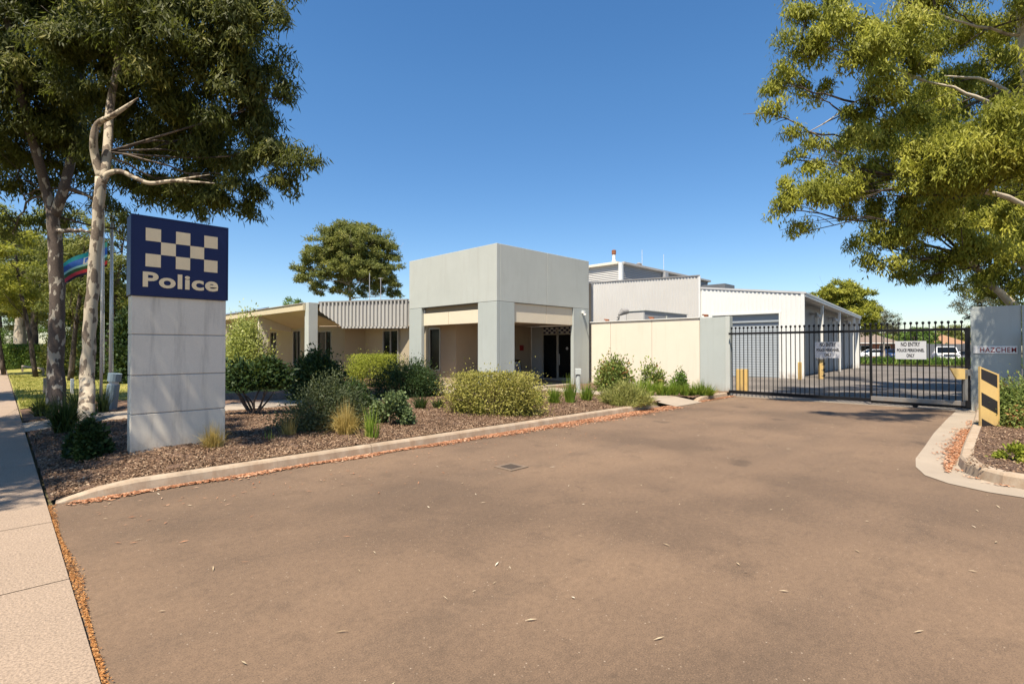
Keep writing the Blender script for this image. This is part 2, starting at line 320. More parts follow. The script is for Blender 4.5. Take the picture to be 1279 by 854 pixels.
# garden kerb (with cast joints)
def kerb(name, pts, label, w=.15, h=.13, side=1, group=None, ends=(0,0)):
    t = thing(name, label, 'kerb', (pts[0][0],pts[0][1],0), 0, group)
    # split in segments ~2.4m, each its own stretch of kerb
    P=[Vector((x,y,0)) for x,y in pts]; m = MB(); vs=[]; prof=[(0,0),(.02,h*.78),(.045,h*.97),(.07,h),(w,h),(w,-.02)]
    for i,p in enumerate(P):
        d=(P[min(i+1,len(P)-1)]-P[max(i-1,0)]).normalized(); n=Vector((-d.y,d.x,0))*side
        k=1
        if i==0 and ends[0]: k=.12
        if i==1 and ends[0]: k=.72
        if i==len(P)-1 and ends[1]: k=.15
        for q,z in prof: vs.append(p+n*q+Vector((0,0,z*k if z>0 else z)))
    c=len(prof); fs=[]
    for i in range(len(P)-1):
        for j in range(c-1): fs.append((i*c+j,(i+1)*c+j,(i+1)*c+j+1,i*c+j+1))
    fs += [tuple(range(c-1,-1,-1)), tuple((len(P)-1)*c+j for j in range(c))]
    m.add(vs,fs); m.build('kerb_stretch', M['kerb'], t, smooth=False)
    return t
def dense(pts, step):
    out=[pts[0]]
    for p,q in zip(pts,pts[1:]):
        L=math.dist(p,q); n=max(1,int(L/step))
        out += [(p[0]+(q[0]-p[0])*i/n, p[1]+(q[1]-p[1])*i/n) for i in range(1,n+1)]
    return out
gk='cast concrete kerb along the left garden bed'
cuts=[.42,4.02,8.3,12.75]
labs=['cream concrete kerb piece curling down at the footpath corner in front of the blue sign','middle concrete kerb piece between the sign and the clipped hedge','far concrete kerb piece with thickest orange leaf litter, ending at the entrance path']
for i in range(3):
    p=dense([(cuts[i]+.006,7.02),(cuts[i+1]-.006,7.02)],.3)
    if i==0: p=[(.42,7.06),(.75,7.03)]+p[2:]
    kerb('garden_kerb', p, labs[i], group=gk, ends=(i==0,i==2))
kerb('garden_kerb', dense([(14.8,6.95),(17.2,7.02)],.3), 'short concrete kerb piece beyond the entrance path, leading to the gate', group=gk, ends=(1,0))
# right island: kerb curve + gutter apron
isl=[(17.2,.86),(15,.8),(12.9,.74),(11.5,.72),(10.1,.69),(9.3,.66),(8.85,.58),(8.5,.42),(8.28,.2),(8.18,-.15),(8.12,-.8),(8.08,-3),(8.05,-9)]
isl=dense(isl,.25)
kerb('island_kerb', isl[::-1], 'curved grey concrete kerb round the right hand garden island', side=-1, w=.16, h=.15)
gut=MB(); out=[(17.3,1.25),(15,1.25),(12.4,1.22),(10.6,1.16),(9.4,1.13),(8.75,1.05),(8.25,.9),(7.95,.65),(7.78,.3),(7.75,-.15),(7.75,-.8),(7.72,-3),(7.7,-9)]
inn=[(17.3,.86),(15,.8),(12.9,.74),(10.1,.69),(9.3,.66),(8.85,.58),(8.5,.42),(8.3,.22),(8.2,.0),(8.18,-.15),(8.12,-.8),(8.08,-3),(8.05,-9)]
gut.add([(x,y,.007) for x,y in out]+[(x,y,.004+.002) for x,y in inn],[(i,i+1,i+14,i+13) for i in range(12)])
props(gut.build('gutter', M['path']), kind='structure')
ib=MB(); edge=isl; inner=[(x,y) for x,y in edge]
vs=[(x+ (.12 if i>len(edge)*.45 else 0), y-.1, .14) for i,(x,y) in enumerate(edge)]
ib.add(vs+[(17.5,-9,.14)],[tuple(range(len(vs)+1))]); props(ib.build('mulch_island', M['mulch']), kind='structure')
# gate threshold strip and drain
sheet('gate_track', rect(17.35,17.75,.9,7.1), .006, M['path'])
g = G(638.5,583.5); t = thing('drain_cover','small square concrete drain surround with dark iron grate set in the driveway','drain',(g.x,g.y,0))
m=MB(); m.rz=0
for dx,dy,sx,sy in ((-.14,0,.05,.33),(.14,0,.05,.33),(0,-.14,.23,.05),(0,.14,.23,.05)): m.obox((g.x+dx,g.y+dy,.004),(sx,sy,.018))
m.build('surround', paint('drain_concrete',(.17,.12,.08),.9,.2), t)
m=MB(); m.box(g.x-.12,g.x+.12,g.y-.12,g.y+.12,-.004,.003)
for k in range(6): m.box(g.x-.11+.04*k,g.x-.09+.04*k,g.y-.115,g.y+.115,.003,.01)
m.build('grate', plain('grate_iron',(.075,.055,.04),.8), t)
sheet('planting_verge', rect(58,62,-25,24), .08, M['earth'])
sheet('parking_line', rect(44,44.12,-2,6), .003, M['gold'])
pl=MB()
for k in range(7): pl.box(47,52,-14+2.7*k,-13.9+2.7*k,.0,.004)
props(pl.build('parking_lines', M['signwhite']), kind='structure')
# ------------------------------------------------------------------ pillar sign
A0=Vector((1.29,8.76,.1)); 
t = thing('sign_pillar','tall off white concrete block pillar sign with blue checkered Police box on top','sign',tuple(A0))
W=1.19
for i,(z0,z1) in enumerate(((.02,.672),(.684,1.215),(1.227,1.79),(1.802,2.335))):
    MB().box(A0.x,A0.x+W,A0.y,A0.y+.26,z0,z1).build('concrete_block', M['concrete'], t, .008)
MB().box(A0.x+.01,A0.x+W-.01,A0.y+.01,A0.y+.25,.02,2.34).build('core', M['flash'], t)
bx = MB().box(A0.x-.02,A0.x+W+.02,A0.y-.03,A0.y+.29,2.338,3.47).build('sign_box', M['blue'], t, .012)
fr = MB(); y=A0.y-.036; x0=A0.x-.018; x1=A0.x+W+.018
fr.box(x0,x1,y,y+.006,3.445,3.468); fr.box(x0,x1,y,y+.006,2.34,2.362); fr.box(x0,x0+.02,y,y+.006,2.362,3.445); fr.box(x1-.02,x1,y,y+.006,2.362,3.445)
fr.build('trim', M['blue'], t)
ck = MB(); s=.182; xs=A0.x+.15; zt=3.30
for r_ in range(3):
    for c in range(5):
        if (r_+c)%2==0: ck.box(xs+c*s, xs+(c+1)*s-.001, A0.y-.034, A0.y-.0305, zt-(r_+1)*s, zt-r_*s-.001)
ck.build('checker_emblem', M['gold'], t)
text_mesh('Police', .285, M['gold'], 'lettering', t, (A0.x+W/2,A0.y-.033,2.475), (1,0,0), (0,0,1), .006, .95, .009, spacing=1.06)
# ------------------------------------------------------------------ police station
B = thing('police_station','low grey and cream police station with square portico, ribbed fascia wing and louvred plant room','building',(12.25,13,0))
def bbox(name, mat, *a, bevel=.008, label=None, parent=None): return MB().box(*a).build(name, M[mat], parent or B, bevel, label=label)
ZS=3.262
bbox('floor_slab','path',12.2,18,13.02,18.4,-.02,.14,bevel=0)
bbox('parapet_panel','portico',12.25,12.40,13.0,18.4,ZS,5.28)
bbox('parapet_panel','portico',12.412,14.93,13.0,13.15,ZS,5.28)
bbox('parapet_panel','portico',14.945,17.6,13.0,13.15,ZS,5.28)
bbox('parapet_panel','portico',12.412,17.6,18.25,18.4,ZS,5.28); bbox('parapet_panel','portico',17.45,17.6,13.16,18.24,ZS,5.28)
bbox('column','bluegrey',12.25,12.40,13.0,14.0,0,3.25); bbox('column','bluegrey',12.412,13.13,13.0,13.15,0,3.25)
bbox('column','bluegrey',12.25,12.40,17.52,18.4,0,3.25); bbox('column','bluegrey',16.55,17.6,13.0,13.15,0,3.25)
bbox('seam','darkgrey',12.27,17.58,13.02,13.14,3.24,3.272,bevel=0); bbox('seam','darkgrey',12.27,12.39,13.14,18.38,3.24,3.272,bevel=0)
bbox('roof','roof',12.41,17.44,13.16,18.24,4.9,5.0)
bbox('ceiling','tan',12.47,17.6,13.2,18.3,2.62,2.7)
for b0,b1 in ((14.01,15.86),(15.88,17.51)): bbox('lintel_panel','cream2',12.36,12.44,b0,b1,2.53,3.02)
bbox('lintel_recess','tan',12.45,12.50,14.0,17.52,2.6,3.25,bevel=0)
for a0,a1 in ((13.135,14.93),(14.945,16.545)): bbox('lintel_panel','cream2',a0,a1,13.06,13.14,2.55,3.25)
cam = MB().obox((17.15,12.95,3.1),(.12,.12,.1)).obox((17.13,12.86,3.0),(.06,.12,.06),rx=.4).build('security_camera', M['white'], B,.005)
# entry walls
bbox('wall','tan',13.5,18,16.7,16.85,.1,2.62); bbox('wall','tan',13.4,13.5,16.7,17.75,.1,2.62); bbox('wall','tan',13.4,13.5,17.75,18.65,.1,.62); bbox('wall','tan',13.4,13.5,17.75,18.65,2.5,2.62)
def window(b0,b1,z0,z1,a, mullions=(), parent=B, fw=.07, axis='y', dep=.1):
    f=MB()
    def bx_(u0,u1,z0_,z1_,d0,d1,mm): 
        if axis=='y': mm.box(a+d0,a+d1,u0,u1,z0_,z1_)
        else: mm.box(u0,u1,a+d0,a+d1,z0_,z1_)
    bx_(b0,b1,z1-fw,z1,-.01,dep,f); bx_(b0,b1,z0,z0+fw,-.03,dep,f); bx_(b0,b0+fw,z0+fw,z1-fw,-.01,dep,f); bx_(b1-fw,b1,z0+fw,z1-fw,-.01,dep,f)
    for q in mullions: bx_(q-.025,q+.025,z0+fw,z1-fw,-.005,dep,f)
    o=f.build('window', M['alu'], parent, .004); p=MB(); bx_(b0+fw,b1-fw,z0+fw,z1-fw,.05,.07,p); p.build('pane', M['glass'], o); return o
window(17.76,18.6,.62,2.5,13.4)
# glazed entrance doors in a=18 wall
bbox('wall','shedgrey',18,18.12,15.98,16.68,.1,2.62); bbox('wall','tan',17.62,18,13.16,13.4,.1,4.4)
d = MB(); 
for b0,b1 in ((13.42,13.5),(14.06,14.14),(14.98,15.08),(15.9,15.97)): d.box(17.95,18.08,b0,b1,.14,2.62)
d.box(17.95,18.08,13.5,15.9,2.22,2.28); d.box(17.95,18.08,13.5,15.9,2.56,2.62); d.box(17.96,18.07,14.14,14.98,.14,.28); d.box(17.96,18.07,13.5,14.06,.14,.24); d.box(17.96,18.07,15.08,15.9,.14,.24)
dr = d.build('entrance_door', M['alu'], B, .004)
MB().box(18.0,18.02,13.5,15.9,.2,2.24).build('pane', M['glass'], dr)
MB().obox((17.93,14.9,1.1),(.03,.03,.5)).build('handle', M['pole'], dr)
st=MB()
for k in range(16):
    for r_ in range(3):
        if (k+r_)%2==0: st.box(17.97,17.985,13.5+.15*k,13.5+.15*(k+1),2.28+.093*r_,2.28+.093*(r_+1))
st.build('checker_band', M['signwhite'], dr); MB().box(17.986,17.995,13.5,15.9,2.28,2.56).build('band_backing', M['blue'], dr)
MB().lathe((17.99,14.55,1.55),[(.0,0),(.001,0)],8)
st=MB(); st.prism([(17.985,14.5+.07*math.cos(q*.63),1.6+.07*math.sin(q*.63)) for q in range(10)],(.006,0,0)); st.build('door_sticker', M['signwhite'], dr)
bbox('wall_plaque','redink',17.2,17.45,16.67,16.7,1.5,1.75)
# wing: recessed walls, ribbed fascia, eave
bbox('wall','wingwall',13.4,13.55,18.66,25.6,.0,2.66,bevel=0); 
window(20.9,22.3,.4,2.5,13.3,(21.6,)); window(25.7,27.4,.3,2.55,12.3,(26.4,))
bbox('wall','wingwall',12.3,12.45,24.2,25.69,0,2.9,bevel=0); bbox('wall','wingwall',12.45,13.4,24.2,24.35,0,2.7,bevel=0); bbox('wall','wingwall',12.3,12.45,25.7,27.4,0,.3,bevel=0); bbox('wall','wingwall',12.3,12.45,25.7,27.4,2.55,2.9,bevel=0)
prev=27.41
for wb in (29.6,33.2,38.6,42.0,47.5,51,56):
    bbox('wall','farwall',12.3,12.45,prev,wb,0,2.9,bevel=0); bbox('wall','farwall',12.3,12.45,wb,wb+1.1,0,.62,bevel=0); bbox('wall','farwall',12.3,12.45,wb,wb+1.1,2.66,2.9,bevel=0)
    window(wb,wb+1.1,.62,2.66,12.3,(wb+.5,)); prev=wb+1.1
bbox('wall','farwall',12.3,12.45,prev,62,0,2.9,bevel=0); bbox('wall','cream2',12.45,17,61.85,62,0,3.4,bevel=0)
def ribs(p0,p1,z0a,z0b,z1a,z1b,pitch,dep,name,mat,parent,flat=.5):
    # trapezoidal ribbed sheet from p0 to p1 (z0 bottom a->b, z1 top a->b)
    p0=Vector((*p0,0)); p1=Vector((*p1,0)); d=(p1-p0); L=d.length; d/=L; n=Vector((d.y,-d.x,0)); N=int(L/pitch); pts=[]
    for k in range(N):
        x=k*L/N; w=L/N
        pts += [(x,0),(x+w*flat*.85,0),(x+w*flat,1),(x+w*.85+w*0,1)]
    pts.append((L,0)); vs=[]
    for x,q in pts:
        c=p0+d*x+n*(q*dep); f=x/L; vs += [(c.x,c.y,z0a+(z0b-z0a)*f),(c.x,c.y,z1a+(z1b-z1a)*f)]
    return MB().add(vs,[(2*i,2*i+2,2*i+3,2*i+1) for i in range(len(pts)-1)]).build(name,M[mat],parent)
F1=(13.25,20.0); F0=(10.95,24.15)
FM=(F0[0]+(F1[0]-F0[0])*.27,F0[1]+(F1[1]-F0[1])*.27)
ribs(F0,FM,3.42,2.63,3.80,3.80,.19,.085,'ribbed_fascia','ribbed',B); ribs(FM,F1,2.63,2.58,3.80,3.80,.19,.085,'ribbed_fascia','ribbed',B)
MB().prism([(F0[0]+.05,F0[1]+.05,3.42),(FM[0]+.05,FM[1]+.05,2.64),(12.3,24.3,2.8)],(0,0,.03)).build('soffit', M['soffit'], B)
ribs((13.25,18.42),F1,2.58,2.58,3.80,3.80,.19,.085,'ribbed_fascia','ribbed',B)
def bar(p,q,w,h,name,mat,parent,bevel=.005):
    p=Vector(p);q=Vector(q); d=(q-p); L=d.length; rz=math.atan2(d.y,d.x); ry=-math.asin(d.z/L)
    return MB().obox((p+q)/2,(L,w,h),rz=rz,ry=ry).build(name,M[mat],parent,bevel)
bar((*F0,3.83),(*F1,3.83),.16,.07,'coping','flash',B); bar((*FM,2.59),(*F1,2.55),.1,.07,'fascia_base','ribbed',B)
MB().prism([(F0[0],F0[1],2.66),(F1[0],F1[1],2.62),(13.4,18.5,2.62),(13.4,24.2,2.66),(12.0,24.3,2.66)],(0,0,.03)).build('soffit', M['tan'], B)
# long eave
MB().box(10.28,10.4,24.5,62,3.43,3.74).build('fascia', M['soffit'], B,.01)
MB().box(10.24,10.42,24.5,62,3.745,3.785).build('gutter', M['roof'], B,.01)
MB().add([(10.4,24.55,3.46),(10.4,62,3.46),(12.32,62,2.78),(12.32,24.55,2.78)],[(0,1,2,3)]).build('soffit', M['soffit'], B)
MB().add([(10.95,24.5,3.5),(12.32,24.5,2.8),(12.32,24.2,2.8),(11.0,24.2,3.6)],[(0,1,2,3)]).build('soffit', M['soffit'], B)
for k,b in enumerate((24.5,30.9,37.3,43.7,50.1,56.5)):
    if k: MB().prism([(10.42,b-.08,.1),(10.42,b-.08,3.44),(12.28,b-.08,2.8),(12.28,b-.08,2.55),(11.05,b-.08,2.75),(10.75,b-.08,.1)],(0,.16,0)).build('fin_column', M['cream'], B,.01)
bbox('column','portico',10.42,10.87,24.15,24.6,0,3.8); MB().obox((10.62,24.75,1.9),(.1,.2,3.8)).build('column_rib', M['cream'], B,.01)
MB().prism([(10.4,24.5,3.75),(10.4,62,3.75),(24,62,3.7),(24,24.5,3.7)],(0,0,.06)).build('roof', M['roof'], B)
MB().prism([(10.95,24.2,3.75),(13.25,20,3.75),(13.3,18.42,3.75),(24,18.42,3.7),(24,24.5,3.7),(10.95,24.5,3.75)],(0,0,.055)).build('roof', M['roof'], B)
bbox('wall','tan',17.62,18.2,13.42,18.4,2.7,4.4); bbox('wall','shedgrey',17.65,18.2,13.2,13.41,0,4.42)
bbox('wall','tan',18.2,29.4,21.9,22.1,0,4.42,bevel=0); bbox('wall','tan',18.0,18.2,18.41,22.1,0,4.4,bevel=0); bbox('roof','roof',24.05,29.4,22.1,30,4.3,4.42)
# solar array on the far roof
sp=MB()
for k in range(9): sp.obox((12.4,38+2.2*k,4.2),(1.6,2.1,.05),ry=-.3)
sp.build('solar_panels', plain('solar_blue',(.03,.045,.12),.2), B)
CW=29.45
ribs((CW,22),(CW,13.68),0,0,6.22,5.9,.2,.03,'corrugated_wall','warmgrey',B)
MB().prism([(CW-.06,13.6,5.9),(CW-.06,22.1,6.22),(43,22.1,6.1),(43,20.3,6.1)],(0,0,.07)).build('roof', M['flash'], B)
bbox('corner_flashing','white',CW-.05,CW+.04,13.6,13.7,0,5.92); MB().prism([(29.9,14.0,0),(43,20.35,0),(43,20.5,0),(29.9,14.15,0)],(0,0,5.85)).build('wall', M['warmgrey'], B); bbox('wall','warmgrey',CW+.1,43,22.15,22.3,0,5.9,bevel=0)
# plant room
PA,PB,PZ=31.7,20.6,7.76; DZ=PZ-7.26; DA=PA-29.1; DB=PB-19.0
lv=MB(); 
for k in range(15): z=5.35+DZ+.13*k; lv.obox((PA,PB+4.2,z),(.03,8.4,.15),ry=.5)
lo=lv.build('louvre_screen', M['warmgrey'], B)
lv=MB()
for k in range(15): z=5.35+DZ+.13*k; lv.obox((PA+7.2,PB-.04,z),(14.2,.03,.15),rx=-.5)
lv.build('louvre_screen', M['shedgrey'], B)  # louvre greys carry the light: paler sunlit face, darker shaded face
bbox('wall','darkgrey',PA+.15,PA+14.3,PB+.15,PB+8.2,4.6,7.1+DZ,bevel=0)
bbox('corner_post','white',PA-.12,PA+.12,PB-.16,PB+.1,5.0,7.3+DZ)
MB().box(PA-.25,PA+.05,PB+.1,PB+8.6,7.2+DZ,7.38+DZ).build('ridge_capping', M['cream'], B,.01); MB().box(PA+.12,PA+14.6,PB-.25,PB,7.2+DZ,7.36+DZ).build('ridge_capping', M['roof'], B,.01)
bbox('roof','roof',PA+.06,PA+14.6,PB+.01,PB+8.6,7.14+DZ,7.3+DZ); bbox('vent_box','shedgrey',PA+5.8,PA+6.3,PB-.4,PB-.1,6.2+DZ,7.2+DZ)
bbox('roof_unit','darkgrey',PA+10.5,PA+12.5,PB-3.2,PB-1.2,5.6,6.95)
ch=MB().lathe((PA+.5,PB+.9,7.3+DZ),[(.16,0),(.16,.3),(.12,.35),(.12,.75)],12).build('flue', M['white'], B); MB().lathe((PA+.5,PB+.9,8.05+DZ),[(.13,0),(.16,.05),(.16,.32),(.0,.38)],12).build('cowl', M['rust'], ch)
p=AT(798,333,41); ch=MB().lathe((p.x,p.y,7.25+DZ),[(.12,0),(.12,.25)],10).build('roof_ventilator', M['flash'], B)
v=MB()
for k in range(14):
    a=k*math.pi/7; v.obox((p.x+.19*math.cos(a),p.y+.19*math.sin(a),7.68+DZ),(.02,.1,.36),rz=a+.6)
v.lathe((p.x,p.y,7.86+DZ),[(.22,0),(.1,.1),(0,.12)],12); v.build('turbine_head', M['flash'], ch)
for px,py0,Y,top in ((802,335,41,2.3),(829,340,43,2.3)):
    q=AT(px,py0,Y); MB().tube([(q.x,q.y,7.2),(q.x,q.y,7.2+top)],.02,6).build('antenna', M['pole'], B)
for px,Y,z1 in ((461.5,36,6.9),(475.5,36,6.55)):
    q=AT(px,372,Y); o=MB().tube([(q.x,q.y,3.8),(q.x,q.y,z1)],.022,6); 
    if px>470: o.tube([(q.x-.12,q.y+.12,z1-.03),(q.x+.12,q.y-.12,z1-.03)],.015,6)
    o.build('antenna', M['shedgrey'], B)
# ------------------------------------------------------------------ boundary wall and gate
Wl = thing('boundary_wall','cream rendered panel wall with a blue grey end panel beside the gate','wall',(17.7,10,0))
for b0,b1,mt in ((12.0,12.95,'cream'),(10.12,11.985,'cream'),(8.215,10.105,'cream'),(7.28,8.2,'bluegrey')):
    MB().box(17.7,17.86,b0,b1,0,2.69).build('wall_panel', M[mt], Wl, .008, label='blue grey end panel' if mt=='bluegrey' else None)
MB().box(17.66,17.9,8.2,13.0,2.69,2.72).build('capping', M['white'], Wl); MB().box(17.64,17.9,7.12,7.27,0,2.7).build('end_post', M['portico'], Wl,.01)
for b,s in ((12.2,.12),(10.15,.14),(8.0,.12)):
    MB().obox((17.78,b,2.76),(.12,s,.07)).tube([(17.78,b-.06,2.78),(17.72,b+.12,2.8)],.025,6).build('lifting_bracket', M['rust'], Wl)
H = thing('hazchem_wall','blue grey wall panel carrying the HAZCHEM plate to the right of the gate','wall',(17.7,.5,0))
MB().box(17.7,17.86,.05,.98,0,2.66).build('wall_panel', M['bluegrey'], H,.008); MB().box(17.66,17.9,-.06,.04,0,2.66).build('end_post', M['bluegrey'], H,.01)
hs = thing('hazard_plate','white strip plate reading HAZCHEM in red letters','sign',(17.69,.5,1.6))
MB().box(17.682,17.695,.12,.93,1.47,1.66).build('plate', M['platewhite'], hs,.003)
text_mesh('HAZCHEM', .17, M['redink'], 'lettering', hs, (17.68,.47,1.505), (0,-1,0), (0,0,1), .004, .66, .002, spacing=1.14)
LW = thing('side_wall','lower pale grey wall running off to the right of the hazard plate wall','wall',(17.4,-1,0))
MB().box(17.35,17.5,-.08,.02,0,2.05).build('end_post', M['portico'], LW,.01); MB().box(17.38,17.5,-6,-.09,0,1.95).build('wall_panel', M['bluegrey'], LW)
# gate
GT = thing('sliding_gate','long black steel picket sliding gate with ball tops across the driveway','gate',(17.6,4,0))
ga=17.52
pk=MB().tube([(ga,0,.16),(ga,0,2.26)],.0135,6).tube([(ga,0,2.24),(ga,0,2.262),(ga,0,2.285),(ga,0,2.31),(ga,0,2.325)],[.014,.03,.036,.028,.004],8)
pk0=None; n=46
for k in range(n):
    b=1.14+(7.0-1.14)*k/(n-1)
    if pk0 is None: pk0=pk.build('picket', M['black'], GT); pk0.location.y=b-0
    else: c=pk0.copy(); COL.objects.link(c); c.parent=GT; c.location.y=b
MB().box(ga-.03,ga+.03,.98,7.1,2.06,2.13).build('top_rail', M['black'], GT,.004)
MB().box(ga-.035,ga+.035,3.1,7.1,.09,.19).build('bottom_rail', M['black'], GT,.004)
MB().box(ga-.045,ga+.045,.98,3.09,.13,.25).build('bottom_rail', M['galv'], GT,.004, label='galvanised bottom rail')
MB().box(ga-.03,ga+.03,.98,3.09,.06,.125).build('roller_track', M['black'], GT)
MB().box(ga-.05,ga+.05,.98,1.08,.08,2.13).build('gate_stile', M['black'], GT,.004); MB().box(ga-.03,ga+.03,3.06,3.12,.1,2.05).build('gate_stile', M['black'], GT)
wh=MB().tube([(ga-.04,2.1,.06),(ga+.04,2.1,.06)],.06,14).build('wheel', M['black'], GT)
def gsign(bc,w,z0,z1,label,tilt=0):
    s=thing('gate_sign',label,'sign',(ga-.06,bc,z0),0,'no entry signs on the gate'); x=ga-.055
    MB().box(x,x+.006,bc-w/2,bc+w/2,z0,z1).build('plate', M['signwhite'], s,.002)
    h=(z1-z0)
    for txt,f,fs,wd in (('NO ENTRY',.72,.24,.62),('POLICE PERSONNEL',.42,.17,.88),('ONLY',.12,.19,.26)):
        text_mesh(txt, h*fs*1.35, M['ink'], 'lettering', s, (x-.003,bc,z0+h*f), (0,-1,0), (0,0,1), .003, w*wd, .0035)
    return s
p=AT(1034,447,(17.5+4.3)*S2)
def bfor(px,a): x,_=ray(px,427); return a*(1-x)/(1+x)
for px0,px1,py0,py1,lab in ((1018,1050.5,427,447,'smaller looking silver NO ENTRY plate on the gate near the white shed'),(1118,1157,426,448.5,'silver NO ENTRY plate on the right part of the gate, nearer the cars')):
    b0,b1=bfor(px1,ga-.05),bfor(px0,ga-.05); Y=(ga+(b0+b1)/2)*S2
    gsign((b0+b1)/2,b1-b0,AT(px0,py1,Y).z,AT(px0,py0,Y).z,lab)
# hazard boards right of the gate
g0=G(1216,541); T=thing('hazard_board','tall slant topped board with black and yellow diagonal stripes beside the island kerb','hazard board',(g0.x,g0.y-.12,0))
X=Vector((S2,-S2,0)); N=Vector((-S2,-S2,0)); O=Vector((g0.x,g0.y-.1,.1)); w=.34; hl=1.16; hr=1.02
def brd(poly,mat,name,off=0,th=.02): return MB().prism([O+X*u+Vector((0,0,z))+N*off for u,z in poly], N*(-th)).build(name,M[mat],T)
brd([(0,0),(w,0),(w,hr),(0,hl)],'yellow','board',0,.02)
import itertools
def clip(poly,f):   # clip polygon to top line
    out=[]
    for p,q in zip(poly,poly[1:]+poly[:1]):
        a,b=f(p),f(q)
        if a>=0: out.append(p)
        if a*b<0: t_=a/(a-b); out.append((p[0]+(q[0]-p[0])*t_,p[1]+(q[1]-p[1])*t_))
    return out
for z in (-.05,.44,.93):
    q=[(.02,z),(w-.02,z-.17),(w-.02,z+.07),(.02,z+.24)]
    q=clip(q,lambda p: hl-.03-(hl-hr)*p[0]/w-p[1]); q=clip(q,lambda p:p[1]-.02)
    brd(q,'hblack','stripe',.003,.002)
for u in (.0,w): MB().prism([O+X*(u-.009)+N*.01,O+X*(u+.009)+N*.01,O+X*(u+.009)-N*.03,O+X*(u-.009)-N*.03],(0,0,hl if u==0 else hr)).build('edge_frame', M['yellow'], T)
Y=13.0; q=AT(1187,459,Y); yb=thing('yellow_arrow_board','plain yellow board with slanted end fixed beside the gate stile','hazard board',tuple(AT(1198,474,Y)))
P=[AT(px,py,Y) for px,py in ((1187,459.3),(1208.5,460.5),(1208.5,473.5),(1195,473.5))]
MB().prism(P,(.03,.03,0)).build('board', M['yellow'], yb); 
P=[AT(px,py,Y) for px,py in ((1209,461.5),(1215.5,461),(1215.5,469),(1209,469))]
MB().prism(P,(.03,.03,0)).build('arm', M['galv'], yb); P=[AT(px,py,Y) for px,py in ((1205.5,461.5),(1209,461.5),(1209,500),(1205.5,500))]
MB().prism(P,(.05,.05,0)).build('post', M['galv'], yb)
# bollards inside
def stripes(m,x,y,z0,z1,r):
    pass
def yb_bollard(px,base_py,top_py,w_px,label,striped,pair=False):
    g=G(px,base_py); Yd=(g.x+g.y)*S2; r=w_px/2/640*Yd; h=EYE+(435-top_py)/640*Yd
    t=thing('safety_bollard',label,'bollard',(g.x,g.y,0),0,'yellow bollards in the yard')
    if pair:
        for s in (-1,1): MB().obox((g.x+s*r*.55*S2,g.y-s*r*.55*S2,h/2),(r*.8,r*1.4,h)).build('post', M['yellow'], t,.01)
        MB().obox((g.x,g.y,h*.55),(r*.5,r*.5,h*.2),rz=.785).build('crosspiece', M['yellow'], t)
    else:
        MB().lathe((g.x,g.y,0),[(r,0),(r,h-.03),(r*.8,h),(0.001,h+.01)],14).build('post', M['yellow'], t)
        if striped:
            for k in range(3): z=h*(.12+.3*k); MB().tube([(g.x,g.y,z),(g.x+.04,g.y-.04,z+h*.14)],r*1.03,14).build('stripe', M['hblack'], t)
            MB().lathe((g.x,g.y,h),[(r*1.6,0),(r*1.6,.07),(r*1.2,.1)],14).build('cap', M['darkgrey'], t)
yb_bollard(927.5,489,461,11,'chunky yellow double post just inside the left end of the gate',False,True)
yb_bollard(999,474,452,4.5,'slim plain yellow bollard at the corner of the white shed',False)
yb_bollard(1026,473,449,7,'black and yellow striped bollard with a wide cap in front of the shed bays',True)
# ------------------------------------------------------------------ white shed
SR=R(3.7); S=thing('garage_shed','white corrugated garage shed with grey roller door and open side bays','shed',(29.9,8.2,0),SR)
L=19.7; WD=5.5; zc=4.47
def zr(y): return zc+y*.125
def sribs(y0,y1,z0,z1f): 
    return ribs((0,y1),(0,y0),z0,z0,z1f(y1),z1f(y0),.2,.03,'corrugated_wall','white',S)
d0,d1,dz=1.18,4.75,3.5
sribs(0,d0,0,zr); sribs(d1,WD,0,zr); sribs(d0,d1,dz,zr)
MB().box(-.05,.05,-.05,.12,0,zc).build('corner_flashing', M['white'], S,.005)
MB().prism([(-.06,-.1,zc),(-.06,WD,zr(WD)),(-.06,WD,zr(WD)+.1),(-.06,-.1,zc+.1)],(.12,0,0)).build('barge_capping', M['signwhite'], S)
fr=MB(); fr.box(-.05,.1,d0-.09,d0,0,dz+.1); fr.box(-.05,.1,d1,d1+.09,0,dz+.1); fr.box(-.05,.1,d0,d1,dz,dz+.1); fr.build('door_frame', M['white'], S)
rd=MB(); vs=[];N=26
for k in range(N+1):
    z=dz*k/N
    for q in ((.21,z),(.20,z+dz/N*.5)): vs.append(q)
rd.add([(x,y,z) for x,z in vs for y in (d0,d1)],[(2*i,2*i+1,2*i+3,2*i+2) for i in range(len(vs)-1)]); rd.build('roller_door', M['roller'], S)
MB().box(.12,.5,d0,d1,dz-.45,dz).build('door_drum', M['roller'], S)
MB().prism([(-.05,-.12,zc+.02),(-.05,WD,zr(WD)+.02),(L,WD,zr(WD)-.3),(L,-.12,zc-.33)],(0,0,.06)).build('roof', M['white'], S)
MB().prism([(0,-.1,zc-.16),(L,-.1,zc-.5),(L,-.1,zc-.28),(0,-.1,zc+.05)],(0,.1,0)).build('side_fascia', M['warmgrey'], S,.005)
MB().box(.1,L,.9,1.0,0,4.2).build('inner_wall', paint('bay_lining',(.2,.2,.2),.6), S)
MB().box(L-.1,L,0,WD,0,4.2).build('end_wall', M['white'], S)
for k,x in enumerate((0,4.95,10.7,17,19.6)):
    MB().box(x-.02 if k else .06,x+.14 if k else .2,-.02,.12,0,zc-.2-.017*x).build('post', M['white'], S,.005)
for x in (2.4,7.6,13.5,18.2):
    MB().box(x,x+.11,.74,.9,0,3.9).build('downpipe', M['white'], S)
